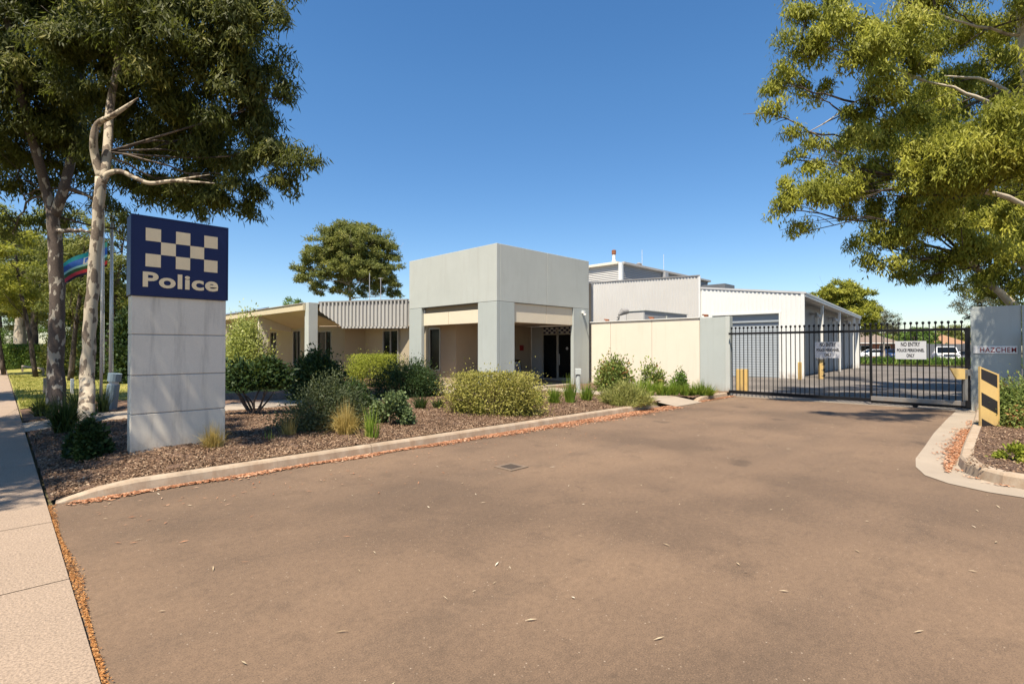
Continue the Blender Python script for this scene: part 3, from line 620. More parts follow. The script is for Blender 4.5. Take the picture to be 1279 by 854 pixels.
for x in (1.2,6.2,12,17.6):
    o=MB().obox((x,.75,3.75),(.25,.5,.12)).build('bay_light', M['shedgrey'], S); MB().lathe((x,.5,3.5),[(.14,0),(.18,.05),(.15,.2)],12).build('lamp_shade', M['signwhite'], o)
# plant enclosure in the yard behind the cream wall
E=thing('plant_enclosure','box shaped grey metal plant enclosure rising behind the cream wall','enclosure',(20,11.8,0))
c=AT(805,388,22.5); 
MB().box(c.x,c.x+4,c.y,c.y+.95,0,c.z).build('body', M['shedgrey'], E,.01); MB().box(c.x-.01,c.x,c.y+.05,c.y+.9,.1,c.z-.08).build('lit_end_panel', M['warmgrey'], E)  # sun and shade put into the greys: pale end face, dark long side
MB().box(c.x-.03,c.x+4.03,c.y-.03,c.y+.98,c.z,c.z+.03).build('lid', M['portico'], E)
MB().obox((c.x+1.9,c.y-.04,c.z-.5),(.05,.05,.7)).build('conduit', M['portico'], E)
c=AT(777,392,21.5); f=thing('yard_floodlight','small round floodlight on a thin post poking above the cream wall','lamp',(c.x,c.y,0))
MB().tube([(c.x-.1,c.y+.1,0),(c.x-.1,c.y+.1,c.z)],.03,8).build('post', M['flash'], f)
MB().tube([(c.x-.1,c.y+.1,c.z-.05),(c.x+.05,c.y,c.z+.1),(c.x+.22,c.y-.15,c.z+.13)],[.05,.15,.12],14).build('lamp_head', M['flash'], f)
for k in range(4): MB().obox((c.x-.1+random.uniform(-.08,.08),c.y+.1,c.z-.15-.12*k),(.1,.08,.07),rz=k).build('cable_box', M['shrub_dark'] if 0 else M['flash'], f)
# bollard light by the entry
g=G(722,497); h=EYE+(435-460)/640*(g.x+g.y)*S2; q=thing('bollard_light','pale grey square path bollard light in front of the right portico column','lamp',(g.x,g.y,0))
MB().lathe((g.x,g.y,0),[(.075,0),(.075,h-.24)],16).build('post', M['portico'], q); MB().lathe((g.x,g.y,h-.24),[(.055,0),(.055,.05)],16).build('lens', M['darkgrey'], q)
MB().obox((g.x,g.y,h-.1),(.19,.19,.19),rz=.785).build('lamp_head', M['portico'], q,.01)
# leaning blue grey bollard on the left
g=G(137,517); q=thing('leaning_marker_post','blue grey marker post leaning to the right near the flagpoles','marker post',(g.x,g.y,0))
v=c2w(.10,0); MB().tube([g,g+v*.9+Vector((0,0,.72))],[.13,.13],16).build('post', M['blueblock'], q); e=g+v*.9+Vector((0,0,.72))
MB().tube([e,e+Vector((v.x*.1,v.y*.1,.08))],[.10,.10],14).build('lens', M['signwhite'], q)
MB().tube([e+Vector((v.x*.1,v.y*.1,.08)),e+Vector((v.x*.35,v.y*.35,.27))],[.14,.14],16).build('cap', M['blueblock'], q)
# portico notice board on the floor
pz=G(664,487,.14); nb=thing('notice_frame','dark framed notice leaning against the porch wall beside the entrance doors','notice',(16.2,16.0,.14))
c=Vector((16.6,16.45,.14)); xd=Vector((1,0,0))
MB().obox((16.75,16.42,.62),(.62,.05,.95),rx=-.25).build('frame', plain('dark_timber',(.06,.025,.015)), nb,.005); MB().obox((16.75,16.385,.62),(.46,.01,.76),rx=-.25).build('notice_sheet', M['signwhite'], nb)
MB().obox((16.75,16.372,.68),(.16,.01,.2),rx=-.25).build('printed_mark', plain('print_rose',(.35,.22,.2)), nb)
# ------------------------------------------------------------------ vegetation
def clump_pts(c, r, n, droop=.35, flat=.75, sub=None, shell=.5):
    sub = sub or max(6,int(13*r*r)); k = unit(rng.normal(size=(sub,3))); k[:,2] = np.where(k[:,2]<-.6, -k[:,2]*.6, k[:,2])
    rad = (shell+(1-shell)*rng.random((sub,1)))*rng.uniform(.72,1.15,(sub,1)); C = np.array(c)+k*rad*np.array([r,r,r*flat])
    i = rng.integers(0,sub,n); tr = (.13*r+.15)*rng.uniform(.7,1.45,sub)
    g = unit(rng.normal(size=(n,3))); g[:,2]=np.where(g[:,2]<-.2,np.abs(g[:,2])*.8-.5*rng.random(n),g[:,2]); g *= (rng.random((n,1))**.45)*tr[i][:,None]*1.4*np.array([1,1,.9])
    P = C[i]+g; e=np.hypot(g[:,0],g[:,1])/(tr[i]+1e-6)
    P[:,2] -= rng.random(n)*droop*(.25+.75*e)*np.minimum(r,.9)*.55
    clump_pts.face=unit(g)+np.array([0,0,.75])+.7*unit(P-np.array(c)); return P, i, sub
def leafmesh(name, Ps, Ls, Ws, Ds, tone, mat, parent, group=None, face=None):
    P=np.concatenate(Ps); D=np.concatenate(Ds); L=np.concatenate(Ls); W=np.concatenate(Ws); T=np.concatenate(tone)
    V,F=leaves(P,D,L,W,.05,face); off=np.array(OFF.get(parent.name,(0,0,0))) if parent is not None else 0
    return mesh_obj(name, np_mesh(name, V-off, F, np.repeat(T,4)), mat, parent)
def gum_crown(parent, clumps, mat, dens=700, L=.16, W=.034, droop=.4, hang=1.0, name='crown'):
    Ps,Ls,Ws,Ds,Ts=[],[],[],[],[]; Fs=[]
    for c,r,k in clumps:
        n=int(dens*r*r*k)+40; P,i,sub=clump_pts(c,r,n,droop)
        d=rng.normal(size=(n,3))*.55; d[:,2]=d[:,2]*.6-hang
        Fs.append(clump_pts.face); st=rng.random(sub)*.5; Ps.append(P); Ds.append(d); Ls.append(L*rng.uniform(.6,1.25,n)); Ws.append(W*rng.uniform(.7,1.3,n)); Ts.append(np.clip(st[i]+rng.random(n)*.5,0,1))
    return leafmesh(name,Ps,Ls,Ws,Ds,Ts,mat,parent,face=np.concatenate(Fs))
def limb(m, p, q, r0, r1, sag=.25, n=6, seg=7):
    p=Vector(p);q=Vector(q); L=(q-p).length; j=Vector((random.uniform(-1,1),random.uniform(-1,1),random.uniform(-.2,1)))*L*sag*.45
    pts=[p.lerp(q,t)+j*math.sin(math.pi*t)+Vector((random.uniform(-1,1),random.uniform(-1,1),random.uniform(-1,1)))*L*.018*(0<t<1) for t in [i/seg for i in range(seg+1)]]
    m.tube(pts,[r0+(r1-r0)*i/seg for i in range(seg+1)],n); return pts
def branches(m, trunkpts, clumps, r0=.045, twigs=3):
    for c,r,k in clumps:
        c=Vector(c); c2=c-Vector((0,0,r*.3))
        cand=[t for t in trunkpts if t.z<c.z+.6] or trunkpts
        s=min(cand,key=lambda t:(t-c).length+max(0,t.z-c.z)*1.5+random.uniform(0,1.5)); 
        D=(s-c2).length; pts=limb(m,s,c2,min(.009*D+.014,r0),.009)
        for _ in range(twigs): 
            e=c+Vector((random.gauss(0,.6),random.gauss(0,.6),random.gauss(0.1,.45)))*r; limb(m,pts[random.choice((4,5,6))],e,.014,.005,.2,4,4)
def smooth(pts,k=4):
    P=[Vector(p) for p in pts]; out=[]
    for i in range(len(P)-1):
        a,b,c,d=P[max(i-1,0)],P[i],P[i+1],P[min(i+2,len(P)-1)]
        for j in range(k):
            t=j/k; out.append(.5*((2*b)+(c-a)*t+(2*a-5*b+4*c-d)*t*t+(3*b-a-3*c+d)*t**3))
    return out+[P[-1]]
def srad(r,k=4): return [r[i]+(r[i+1]-r[i])*j/k for i in range(len(r)-1) for j in range(k)]+[r[-1]]
def wobble(pts, rad, n=12, amp=.06):
    m=MB(); P=[];Rr=[]
    for (p,r),(q,s) in zip(zip(pts,rad),list(zip(pts,rad))[1:]):
        for i in range(4):
            t=i/4; v=Vector(p).lerp(Vector(q),t); P.append(v+Vector((random.uniform(-1,1),random.uniform(-1,1),0))*r*amp*2); Rr.append((r+(s-r)*t)*random.uniform(1-amp,1+amp))
    P.append(Vector(pts[-1])); Rr.append(rad[-1]); m.tube(P,Rr,n); return m,P
def CL(px,py,Y,r,k=1): v=AT(px,py,Y); return ((v.x,v.y,v.z),r,k)
# --- right gum
bR=c2w(16.6,15.6); TR=thing('gum_tree','large spreading gum tree with yellow green drooping foliage over the right of the gate','tree',tuple(bR),0,)
pts=[bR,bR+Vector((.1,0,2.2)),bR+Vector((-.1,.1,4.5)),bR+Vector((-.2,.2,7)),AT(1283,60,15.4),AT(1272,-60,15.2),AT(1255,-150,15.2)]
m,TP=wobble(pts,[.42,.36,.31,.26,.2,.15,.08],14)
p2=limb(m,TP[3],AT(1203,318,15.0),.17,.05,.05,8,8); p2b=limb(m,TP[5],AT(1245,300,14.5),.12,.04,.1)
l1=limb(m,TP[14],AT(1180,95,15.5),.08,.02,.12,8); l2=limb(m,AT(1279,45,15.4),AT(1150,12,15),.05,.012,.1); l3=limb(m,TP[12],AT(1235,128,13.6),.10,.05,.1,8); l4=limb(m,l3[-1],AT(1120,92,14.0),.05,.012,.1)
l5=limb(m,TP[9],AT(1225,240,13.5),.12,.05,.12); l6=limb(m,l4[-2],AT(1010,165,14.2),.035,.012,.12); l7=limb(m,l4[-3],AT(1000,60,14.4),.04,.012,.15)
cl=[CL(1003,62,14.2,.95),CL(1042,38,14,1.0),CL(978,100,14.2,.55),CL(966,138,14.2,.42,.8),CL(985,165,14.4,.38,.7),CL(992,196,14.4,.3,.7),CL(1005,20,14.3,.6),CL(1050,5,14.6,.7),CL(1012,112,14.6,.6,.7),
 CL(1088,72,13.4,1.15),CL(1125,40,13.4,1.0),CL(1150,70,13.6,.7),CL(1100,112,13.5,.85),CL(1075,130,14,.55),CL(1022,178,14.4,.42,.6),CL(1015,205,14.2,.45,.8),CL(1045,185,14.5,.4,.6),
 CL(1090,165,14.2,.8),CL(1130,150,14.2,.8),CL(1160,130,14.8,.9),CL(1115,200,14,.85),CL(1010,240,13.6,.85),CL(985,255,13.6,.5),CL(1050,250,14,.7,.9),CL(1000,285,13.8,.4,.7),CL(1080,235,14.2,.8),CL(1035,225,13.8,.6),
 CL(1110,260,14.4,.8),CL(1095,300,14.4,.7),CL(1110,330,14.3,.5,.8),CL(1085,322,14.5,.35,.7),CL(1210,180,12.6,1.25,1.1),CL(1255,160,12.4,1.2,1.1),CL(1180,212,12.8,.85),CL(1235,215,12.6,1.1,1.1),CL(1275,200,12.5,1.0),
 CL(1150,230,13.6,.8),CL(1155,275,14.2,.75),CL(1195,285,14.5,.8),CL(1140,315,14.6,.45,.8),CL(1170,322,14.8,.4,.7),CL(1245,270,14.8,.9),CL(1275,300,15.5,.9),CL(1215,335,15.3,.45,.7),CL(1250,345,16,.6,.8),CL(1270,380,16.5,.5,.7),
 CL(1200,45,17.2,1.3),CL(1245,85,17,1.2),CL(1185,100,16.5,1.0),CL(1275,30,17,1.2),CL(1150,15,16,1.1),CL(1275,120,17,1.2),CL(1215,130,17.5,1.2),CL(1180,165,17,1.0),
 CL(1000,-40,14.5,1.0),CL(1060,-60,14.5,1.3),CL(1130,-70,14.5,1.3),CL(1200,-80,15,1.5),CL(1270,-90,14,1.4),CL(1180,-10,15.8,1.1),*[((lambda v:(v.x,v.y,v.z))(c2w(x,y,z)),r,.8) for x,y,z,r in ((6.6,7.2,10.4,1.1),(7.6,7.8,10.6,.9),(11.4,9.6,7.2,1.2),(12.4,10.4,7.4,1.3),(12.0,10.8,6.2,.8),(11.6,10.5,6.4,1.0),(12.8,11.3,6.8,1.0),(11.1,10.0,7.4,1.0),(13.2,11.6,7.6,1.0),(5.4,7.4,11.2,.7),(8.6,8.2,10.9,.8))],CL(1340,100,14,1.6),CL(1200,318,14.4,.75),CL(1232,308,14.2,.8),CL(1262,322,14.6,.8),CL(1180,345,14.8,.45,.8),CL(1218,352,15,.5,.8),CL(1150,335,14.8,.5,.8),CL(1130,300,14.3,.7),CL(1130,345,14.6,.35),CL(1240,365,16,.6),CL(1268,395,15,.5),CL(1276,350,15.5,.8),CL(1272,425,14,.35,.7),CL(1165,175,14,.9),CL(1150,190,13.8,.7),CL(1060,205,14.2,.5,.8),CL(1340,220,14.5,1.5),CL(1350,-20,14,1.6),CL(1330,320,15.5,1.3)]  # includes unseen clumps added out of frame to shade road and hazard wall
# crown parts beyond the trunk, deeper into the yard
for _ in range(22):
    v=c2w(random.uniform(15,23),random.uniform(17.5,23),random.uniform(6.5,12)); cl.append(((v.x,v.y,v.z),random.uniform(1.0,1.6),.6))
bm_=MB(); branches(bm_,TP+p2+l1+l2+l3+l4+l5+l6+l7,[c for c in cl if not(c[0][0]+c[0][1]<11.6/S2)]); bm_.build('branches', M['bark_dark'], TR, smooth=True)
m.build('trunk', M['bark_pale'], TR, smooth=True)
cl=[(c,r*.93,k) for c,r,k in cl]; gum_crown(TR, cl, M['gum_gold'], 3900, .16, .036, .8)
# --- left foreground trees
bB=G(108,531,.08); TB=thing('gum_tree','slim pale mottled gum just left of the blue sign, with two bare pale limbs','tree',tuple(bB))
f=lambda px,py,Y=10.8: AT(px,py,Y)
m,TP=wobble([bB,f(109,470),f(113,400),f(118,330),f(122,270),f(126,222)],[.145,.13,.118,.108,.10,.10],14,.05)
up1=[f(126,222),f(119,196),f(117,175,10.7),f(122,155,10.7),f(140,145,10.6),f(158,133,10.6),f(173,122,10.6)]; m.tube(smooth(up1),srad([.085,.08,.07,.06,.05,.036,.008]),10)
up2=[f(128,228),f(134,218),f(150,214),f(168,222),f(188,229),f(215,226),f(240,227,10.7),f(268,229,10.7)]; m.tube(smooth(up2),srad([.075,.06,.048,.043,.042,.036,.026,.008]),9)
m.tube([f(215,226),f(238,222),f(262,218,10.6)],[.03,.02,.006],7)
up3=[f(128,224),f(134,190,11.0),f(138,130,11.4),f(150,60,11.6),f(160,-40,11.8),f(170,-130,12)]; m.tube(smooth(up3),srad([.095,.09,.08,.07,.06,.03]),10)
clB=[CL(150,70,11.8,1.35),CL(215,45,11,1.3),CL(245,95,11.6,1.35),CL(285,60,11.3,1.05),CL(312,25,11.3,.75),CL(298,105,11.6,.9),CL(330,108,11.8,.5),CL(352,98,11.6,.38,.7),CL(353,118,11.6,.3,.7),CL(300,150,11.6,.85),CL(328,150,11.8,.5),CL(310,10,11.3,.6),
 CL(245,160,12.2,1.2),CL(195,140,12.4,1.3),CL(160,180,12.8,1.0),CL(215,190,12.6,1.0),CL(275,195,12.2,.85),CL(315,200,11.8,.55),CL(345,195,11.5,.5),CL(368,205,11.4,.45,.8),CL(382,195,11.4,.3,.7),CL(350,225,11.5,.45,.8),CL(335,180,11.8,.4,.7),
 CL(290,235,12,.65),CL(255,235,12.4,.7),CL(305,262,12,.4,.8),CL(215,240,12.8,.7),CL(180,230,13,.8),CL(310,240,11.8,.4),CL(275,258,12.3,.45,.8),CL(240,262,12.6,.4,.7),CL(160,20,11.3,1.2),CL(110,60,11.8,1.2),CL(110,130,12.4,1.1),CL(262,20,11.2,1.1),
 CL(200,-70,11.2,1.6),CL(290,-60,11.5,1.3),CL(120,-70,11.6,1.5),CL(240,-150,11.8,1.7),CL(150,-160,11.5,1.6),CL(60,-150,11.5,1.5)]
bm_=MB(); bm_.tube(up3[1:],.02,6); branches(bm_,[Vector(p) for p in up3[1:]],clB[::4],.026); bm_.build('branches', M['bark_dark'], TB, smooth=True); m.build('trunk', M['bark_mottled'], TB, smooth=True); gum_crown(TB, clB, M['gum_dark'], 3300, .18, .036, .6, .9)
bA=G(70,512,.08); TA=thing('gum_tree','thicker grey gum with flaking patchy bark, leftmost of the near trunks','tree',tuple(bA))
h=lambda px,py,Y=12.8: AT(px,py,Y)
m,TP=wobble([bA,h(70,470),h(71,420),h(71,360),h(68,300),h(66,262)],[.21,.175,.16,.155,.145,.135],14,.05)
a1=[h(66,268),h(58,240),h(48,200,12.6),h(30,140,12.4),h(15,60,12),h(0,-40,12)]; m.tube(smooth(a1),srad([.12,.11,.10,.09,.07,.04]),10)
a2=[h(68,270),h(80,235),h(92,180,13.2),h(100,100,13.4),h(105,0,13.6),h(100,-90,13.6)]; m.tube(smooth(a2),srad([.12,.11,.10,.09,.07,.04]),10)
limb(m,TP[17],h(115,290,12.4),.07,.03,.1); limb(m,a2[1],h(135,260,13),.06,.02,.2)
clA=[CL(0,40,12.2,1.5),CL(45,20,12.6,1.5),CL(30,95,12.6,1.4),CL(70,120,13.2,1.3),CL(0,140,12.6,1.4),CL(50,180,13.2,1.2),CL(10,205,13,1.0,.8),CL(95,170,13.6,1.1),CL(100,215,13.8,.9,.8),CL(30,240,13.4,.7,.6),CL(95,20,13.4,1.4),CL(60,-60,12.8,1.7),CL(-20,-60,12.4,1.7),CL(130,-90,13.4,1.6),CL(-50,80,13,1.6),CL(-50,180,13.4,1.5),CL(135,255,13.8,.6,.6),CL(160,285,14,.5,.5),CL(15,280,14,.8,.35),CL(80,270,14.4,.7,.4)]
bm_=MB(); branches(bm_,[Vector(p) for p in a1+a2],clA); bm_.build('branches', M['bark_dark'], TA, smooth=True); m.build('trunk', M['bark_patchy'], TA, smooth=True); gum_crown(TA, clA, M['gum_dark'], 2800, .18, .036, .5, .9)
# street tree left of the camera, throws the dappled shade over the footpath and sign
bC=c2w(-10.3,3.4,.0); TC=thing('street_tree','street gum on the verge left of the camera whose crown shades the footpath','tree',tuple(bC))
m,TP=wobble([bC,bC+Vector((.1,.1,2.5)),bC+Vector((.3,.2,5)),bC+Vector((.5,.4,8))],[.24,.2,.17,.08],12)
clC=[((c.x,c.y,c.z),r,.8) for c,r in [(c2w(-9.3+dx,4.25+dy,z),r) for dx,dy,z,r in ((0,0,9,1.9),(.6,-1.4,8,1.3),(1.4,-2.4,8,1.1),(-1.2,1.6,8,1.6),(-.5,-.6,7.2,1.3),(1.5,.2,8,1.2),(2.4,.4,8.2,1.0),(3.0,.3,8,.75),(3.7,1.1,8,.6),(2.5,1.3,7.6,.6),(.6,-2.5,7.8,.9),(1.7,-2.5,7.8,.8),(-3.4,3.0,8,1.2),(-1.4,.9,7.6,1.2),(0,.9,6.8,1.2),(-2.6,3.0,8,1.5),(1.2,1.6,8.4,1.2),(2.9,-.4,9.2,.7),(3.3,.3,9.6,.9),(-3,4.6,8,1.4),(.5,-1.2,7.8,1.2),(1.5,-.7,7.8,1.0),(2.2,-1.4,7.6,.6),(1.0,-2.1,8.2,.9),(1.8,-2.9,8.2,.7))]]
branches(m,TP[6:],clC); m.build('trunk', M['bark_patchy'], TC, smooth=True); gum_crown(TC, clC, M['gum_dark'], 2000, .20, .05, .4, .9)
# --- generic far trees
def far_tree(label, base, H, rad, mat, bark, name='gum_tree', ncl=14, crown0=.35, dens=330, L=.3, W=.08, trunk_r=.28, group=None, flat=.9, hang=.5, seed=1, cl=None, lean=(0,0), top=1.0):
    random.seed(seed); t=thing(name,label,'tree',tuple(base),0,group); base=Vector(base)
    m,TP=wobble([base,base+Vector((lean[0]*.3,lean[1]*.3,H*.25)),base+Vector((lean[0]*.7,lean[1]*.7,H*.5)),base+Vector((lean[0],lean[1],H*.8))],[trunk_r,trunk_r*.8,trunk_r*.6,trunk_r*.2],9)
    if cl is None:
        cl=[]
        for i in range(ncl):
            u=(i+.5)/ncl; z=crown0+(1-crown0)*u*.92; a=i*2.4+random.uniform(-.5,.5); w=math.sin(math.pi*min(1,(z-crown0)/(1-crown0)*.8+.18))**.7
            rr=rad*w*random.uniform(.25,.8); r=rad*random.uniform(.26,.42)*(1.1-.3*u)
            cl.append((tuple(base+Vector((lean[0]+rr*math.cos(a),lean[1]+rr*math.sin(a),H*z-r*.3*u))),r,random.uniform(.7,1)))
    branches(m,TP[4:],cl,.1,2); m.build('trunk', M[bark], t, smooth=True)
    Ps,Ls,Ws,Ds,Ts=[],[],[],[],[]; Fs=[]
    for c,r,k in cl:
        n=int(dens*2.6*r*r*k)+30; P,i,sub=clump_pts(c,r,n,.2,.8,max(8,int(9*r**1.3)),.5); d=rng.normal(size=(n,3)); d[:,2]-=hang; Fs.append(clump_pts.face); st=rng.random(sub)*.5
        Ps.append(P);Ds.append(d);Ls.append(L*rng.uniform(.6,1.3,n));Ws.append(W*rng.uniform(.7,1.3,n));Ts.append(np.clip(st[i]+rng.random(n)*.5,0,1))
    leafmesh('crown',Ps,Ls,Ws,Ds,Ts,M[mat],t,face=np.concatenate(Fs)); return t
# round gum behind the wing
b=AT(437,430,58); b.z=0
cl=[CL(430,297,58,2.6),CL(460,305,58,2.6),CL(405,310,57,2.0),CL(475,330,57,2.2),CL(450,335,56,2.0),CL(385,330,58,1.6),CL(378,352,58,1.3,.8),CL(405,345,57,1.4,.8),CL(440,318,57,2.0),CL(487,355,58,1.6),CL(420,322,59,1.4,.7),CL(395,318,59,1.5),CL(480,312,59,1.7),CL(449,292,58,1.9),CL(452,352,59,1.2,.7),CL(470,362,58,1.4),CL(430,340,56,1.8),CL(463,340,57,1.8),CL(415,330,57,1.7),CL(440,300,56,2.0),CL(425,315,59,2.2),*[CL(437+52*math.cos(q*2.4)*math.sqrt((q+.5)/16),326+38*math.sin(q*2.4)*math.sqrt((q+.5)/16),58,1.5) for q in range(9)],CL(400,360,58,1.2,.7),CL(425,362,58,1.3,.8),CL(447,366,57,1.2,.7),CL(480,345,57,1.3,.8),CL(383,345,58,1.0,.7),CL(412,291,58,1.1,.7),CL(472,300,58,1.1,.8),CL(395,362,58,1.0,.7),CL(492,368,58,1.0),CL(372,335,58,.8,.7)]
far_tree('round crowned gum rising behind the ribbed fascia of the wing',b,11,6,'gum_far','bark_pale',cl=cl,L=.34,W=.10,dens=330,trunk_r=.35,seed=3)
b=AT(368,430,50); b.z=0
far_tree('small bright bush of a tree at the left foot of the round gum',b,6.9,1.6,'green','bark_dark',name='small_tree',ncl=7,crown0=.6,L=.25,W=.1,dens=300,trunk_r=.1,seed=5)
# tree behind shed
b=AT(1050,440,66); b.z=0
cl=[CL(1050,366,66,2.1),CL(1070,372,66,2.0),CL(1033,366,66,1.4),CL(1022,370,67,1.0,.8),CL(1062,388,66,2.0),CL(1078,392,65,2.0),CL(1088,385,66,1.6),CL(1074,408,66,2.2),CL(1050,385,67,1.8),CL(1040,378,68,1.4),CL(1060,355+6,67,1.3),CL(1085,408,65,1.5),CL(1048,380,66,1.6),CL(1063,370,66,1.7),CL(1056,395,66,1.7),CL(1073,385,66,1.5),CL(1040,372,66,1.4)]
far_tree('yellow green rounded tree rising behind the white shed',b,9.5,5,'gum_gold','bark_dark',name='broadleaf_tree',cl=cl,L=.36,W=.13,dens=260,trunk_r=.3,seed=8)
b=AT(1104,440,70); b.z=0
cl=[CL(1100,395,70,1.6,.7),CL(1110,403,70,1.3,.7),CL(1097,386,70,1.0,.6),CL(1106,412,70,1.4),CL(1095,410,70,1.4),CL(1114,414,70,1.0)]
far_tree('thin greyish gum just right of the rounded tree beyond the gate',b,7,2,'gum_grey','bark_pale',cl=cl,L=.3,W=.07,dens=260,trunk_r=.15,seed=9)
b=AT(1225,440,40); b.z=0
cl=[CL(1203,380,40,.9,.5),CL(1212,366,40,1.0,.6),CL(1224,372,40,1.2,.7),CL(1236,382,40,1.2),CL(1215,390,40,.9,.5),CL(1230,398,40,1.4),CL(1200,388,40,.5,.4),CL(1222,358,40,.7,.5)]
far_tree('small grey leaved gum behind the hazard plate wall',b,6,2,'gum_grey','bark_pale',cl=cl,L=.22,W=.05,dens=300,trunk_r=.12,seed=10)
hz=[(1125,92,5.2,3,'green'),(1142,80,5.0,3.4,'green'),(1158,85,5.2,3,'green'),(1175,110,6.5,4,'gum_far'),(1196,120,7,5,'gum_far'),(1090,115,6.5,4,'gum_far'),(1118,125,6.6,4.5,'gum_far'),(1150,128,7,4.5,'gum_far'),(1215,110,6.8,4.5,'gum_far')]
hl=['bright green tree beyond the yard, left of the three above the NO ENTRY plate','bright green tree directly above the right NO ENTRY plate','bright green tree between the NO ENTRY plate and the white pickup','distant olive tree above the orange tiled roof, left one','distant olive tree above the orange tiled roof, right one','distant olive tree top above the red brick house, left one','distant olive tree top above the red brick house, right one','distant olive tree top behind the middle of the gate skyline','distant olive tree partly behind the hazard plate wall']
for i,(px,Y,H,r,mt) in enumerate(hz):
    b=AT(px,430,Y); b.z=0; far_tree(hl[i],b,H,r,mt,'bark_dark',name='background_tree',ncl=9,crown0=.25,L=.4,W=.17,dens=150,trunk_r=.15,group='trees beyond the yard',seed=20+i)
# left background trees
lb=[(25,462,40,11,4.5,'gum_far','bark_pale',.55,'pale thick trunked gum beyond the lawn at the far left'),(42,463,38,10,4,'gum_dark','bark_dark',.4,'dark trunked tree standing on the lawn right of the pale gum'),(93,466,33,9.5,4,'gum_far','bark_dark',.3,'reddish dark trunk tree seen between the two near gums'),
    (-10,460,48,12,5,'gum_far','bark_dark',.3,'tall tree at the left edge beyond the hedge'),(118,462,42,9,4.5,'green','bark_dark',.25,'bushy green tree behind the flagpoles'),(150,464,34,6.5,3,'gum_dark','bark_dark',.2,'low dark green tree directly behind the sign pillar'),(70,458,55,13,6,'gum_far','bark_dark',.3,'tall backdrop tree behind the lawn, middle'),(0,458,60,8,5,'green','bark_dark',.15,'low bright tree behind the clipped hedge'),(165,462,44,7.5,3.4,'gum_far','bark_dark',.2,'olive tree at the end of the wing eave')]
for i,(px,py,Y,H,r,mt,bk,cr,lab) in enumerate(lb):
    b=AT(px,py,Y); b.z=0.05; far_tree(lab,b,H,r,mt,bk,name='garden_tree',ncl=15,crown0=cr,L=.26,W=.07,dens=230,trunk_r=.45 if i==0 else .3,group='trees around the left lawn',seed=40+i)
def bush(label, base, rx, ry, h, mat, n, L=.06, W=.03, boxy=1.0, name='shrub', stems=7, leg=.0, lump=.16, cutz=None, group=None, seed=0, up=.3, inner=.62, wx=c2w(1,0)):
    n=int(n*2.1); W*=1.15; random.seed(seed+3); t=thing(name,label,'shrub',tuple(base),0,group); b=np.array(base)
    sub=max(10,int(26*(rx+ry)*.9)); k=unit(rng.normal(size=(sub,3))); k[:,2]=np.abs(k[:,2])*1.0-.15
    rad=rng.uniform(inner,1.0,(sub,1)); hx=(h-leg)
    C=k*rad*np.array([1,1,1])
    if boxy<1:
        kb=rng.uniform(-1,1,(sub*2,3)); kb[:,2]=np.abs(kb[:,2]); kb/=np.maximum(((np.abs(kb)**3).sum(1,keepdims=True))**(1/3),.01); kb*=1+.10*np.sin(kb[:,:1]*9)*np.cos(kb[:,1:2]*4); kb[:,2:3]*=1-.22*np.exp(-((kb[:,:1]+.15)/.16)**2)-.10*np.abs(kb[:,:1])**3; C=kb*rng.uniform(.62,1,(sub*2,1)); C[:,:2]*=(.78+.22*C[:,2:3]); sub=sub*2
    ux=np.array(c2w(1,0)); uy=np.array(c2w(0,1))
    def place(Q): return b+np.outer(Q[:,0]*rx,ux)+np.outer(Q[:,1]*ry,uy)+np.outer(leg+np.clip(Q[:,2]*.92+.10,0.02,None)*hx,[0,0,1])
    i=rng.integers(0,sub,n); Q=C[i]+rng.normal(size=(n,3))*lump
    spr=rng.random(n)<.07; Q[spr]*=rng.uniform(1.0,1.1,(spr.sum(),1))
    if cutz: Q[~spr,2]=np.minimum(Q[~spr,2],cutz+rng.normal(size=(~spr).sum())*.03)
    if False: Q[:,2]=np.minimum(Q[:,2],cutz+rng.normal(size=n)*.03)
    P=place(Q); out=unit(P-(b+np.array([0,0,leg+hx*.3]))); d=out+rng.normal(size=(n,3))*.7; d[:,2]+=up
    st=rng.random(sub)*.5
    m=MB()
    for s_ in range(stems):
        e=Vector(P[random.randrange(n)]); s0=Vector(base)+Vector((random.gauss(0,.05),random.gauss(0,.05),0)); limb(m,s0,base+(e-Vector(base))*.85 if isinstance(base,Vector) else e,.02 if leg<.1 else .03,.006,.25,5,5)
    m.build('stem', M['stem'], t)
    leafmesh('foliage',[P],[L*rng.uniform(.6,1.3,n)],[W*rng.uniform(.7,1.3,n)],[d],[np.clip(st[i]+rng.random(n)*.5,0,1)],M[mat],t,face=out+unit(P-place(C)[i])*.6+np.array([0,0,.5])); return t
def BP(px,py_base,z=.12): return G(px,py_base,z)
def sz(px_w,g): return px_w/640*(g.x+g.y)*S2/2
def pbush(label,px,pyb,pyt,wpx,mat,n,deep=.8,**k):
    z=k.pop('z',.12); g=BP(px,pyb,z); Yd=(g.x+g.y)*S2; rx=sz(wpx,g); g=g+c2w(0,rx*deep*.6); Yd2=(g.x+g.y)*S2; g=g-c2w((px-639.5)/640*0,0)
    # keep bearing while centring behind the front edge
    x,_=ray(px,427); g=c2w(x*Yd2,Yd2,z); h=EYE+(435-pyt)/640*Yd2-z
    return bush(label,g,rx*Yd2/Yd,rx*deep,h,mat,n,**k)
pbush('small dark leafy shrub at the foot of the slim mottled gum',112,571,528,44,'shrub_dark',2600,L=.07,W=.045,seed=1)
pbush('tall variegated pale green shrub against the wing, just right of the sign',308,473,404,60,'shrub_var',5200,L=.14,W=.06,seed=2,lump=.2)
pbush('dark umbrella shaped shrub on bare leaning stems right of the sign pillar',318,522,447,82,'shrub_dark',6000,L=.08,W=.045,seed=3,leg=.62,stems=9,deep=.6)
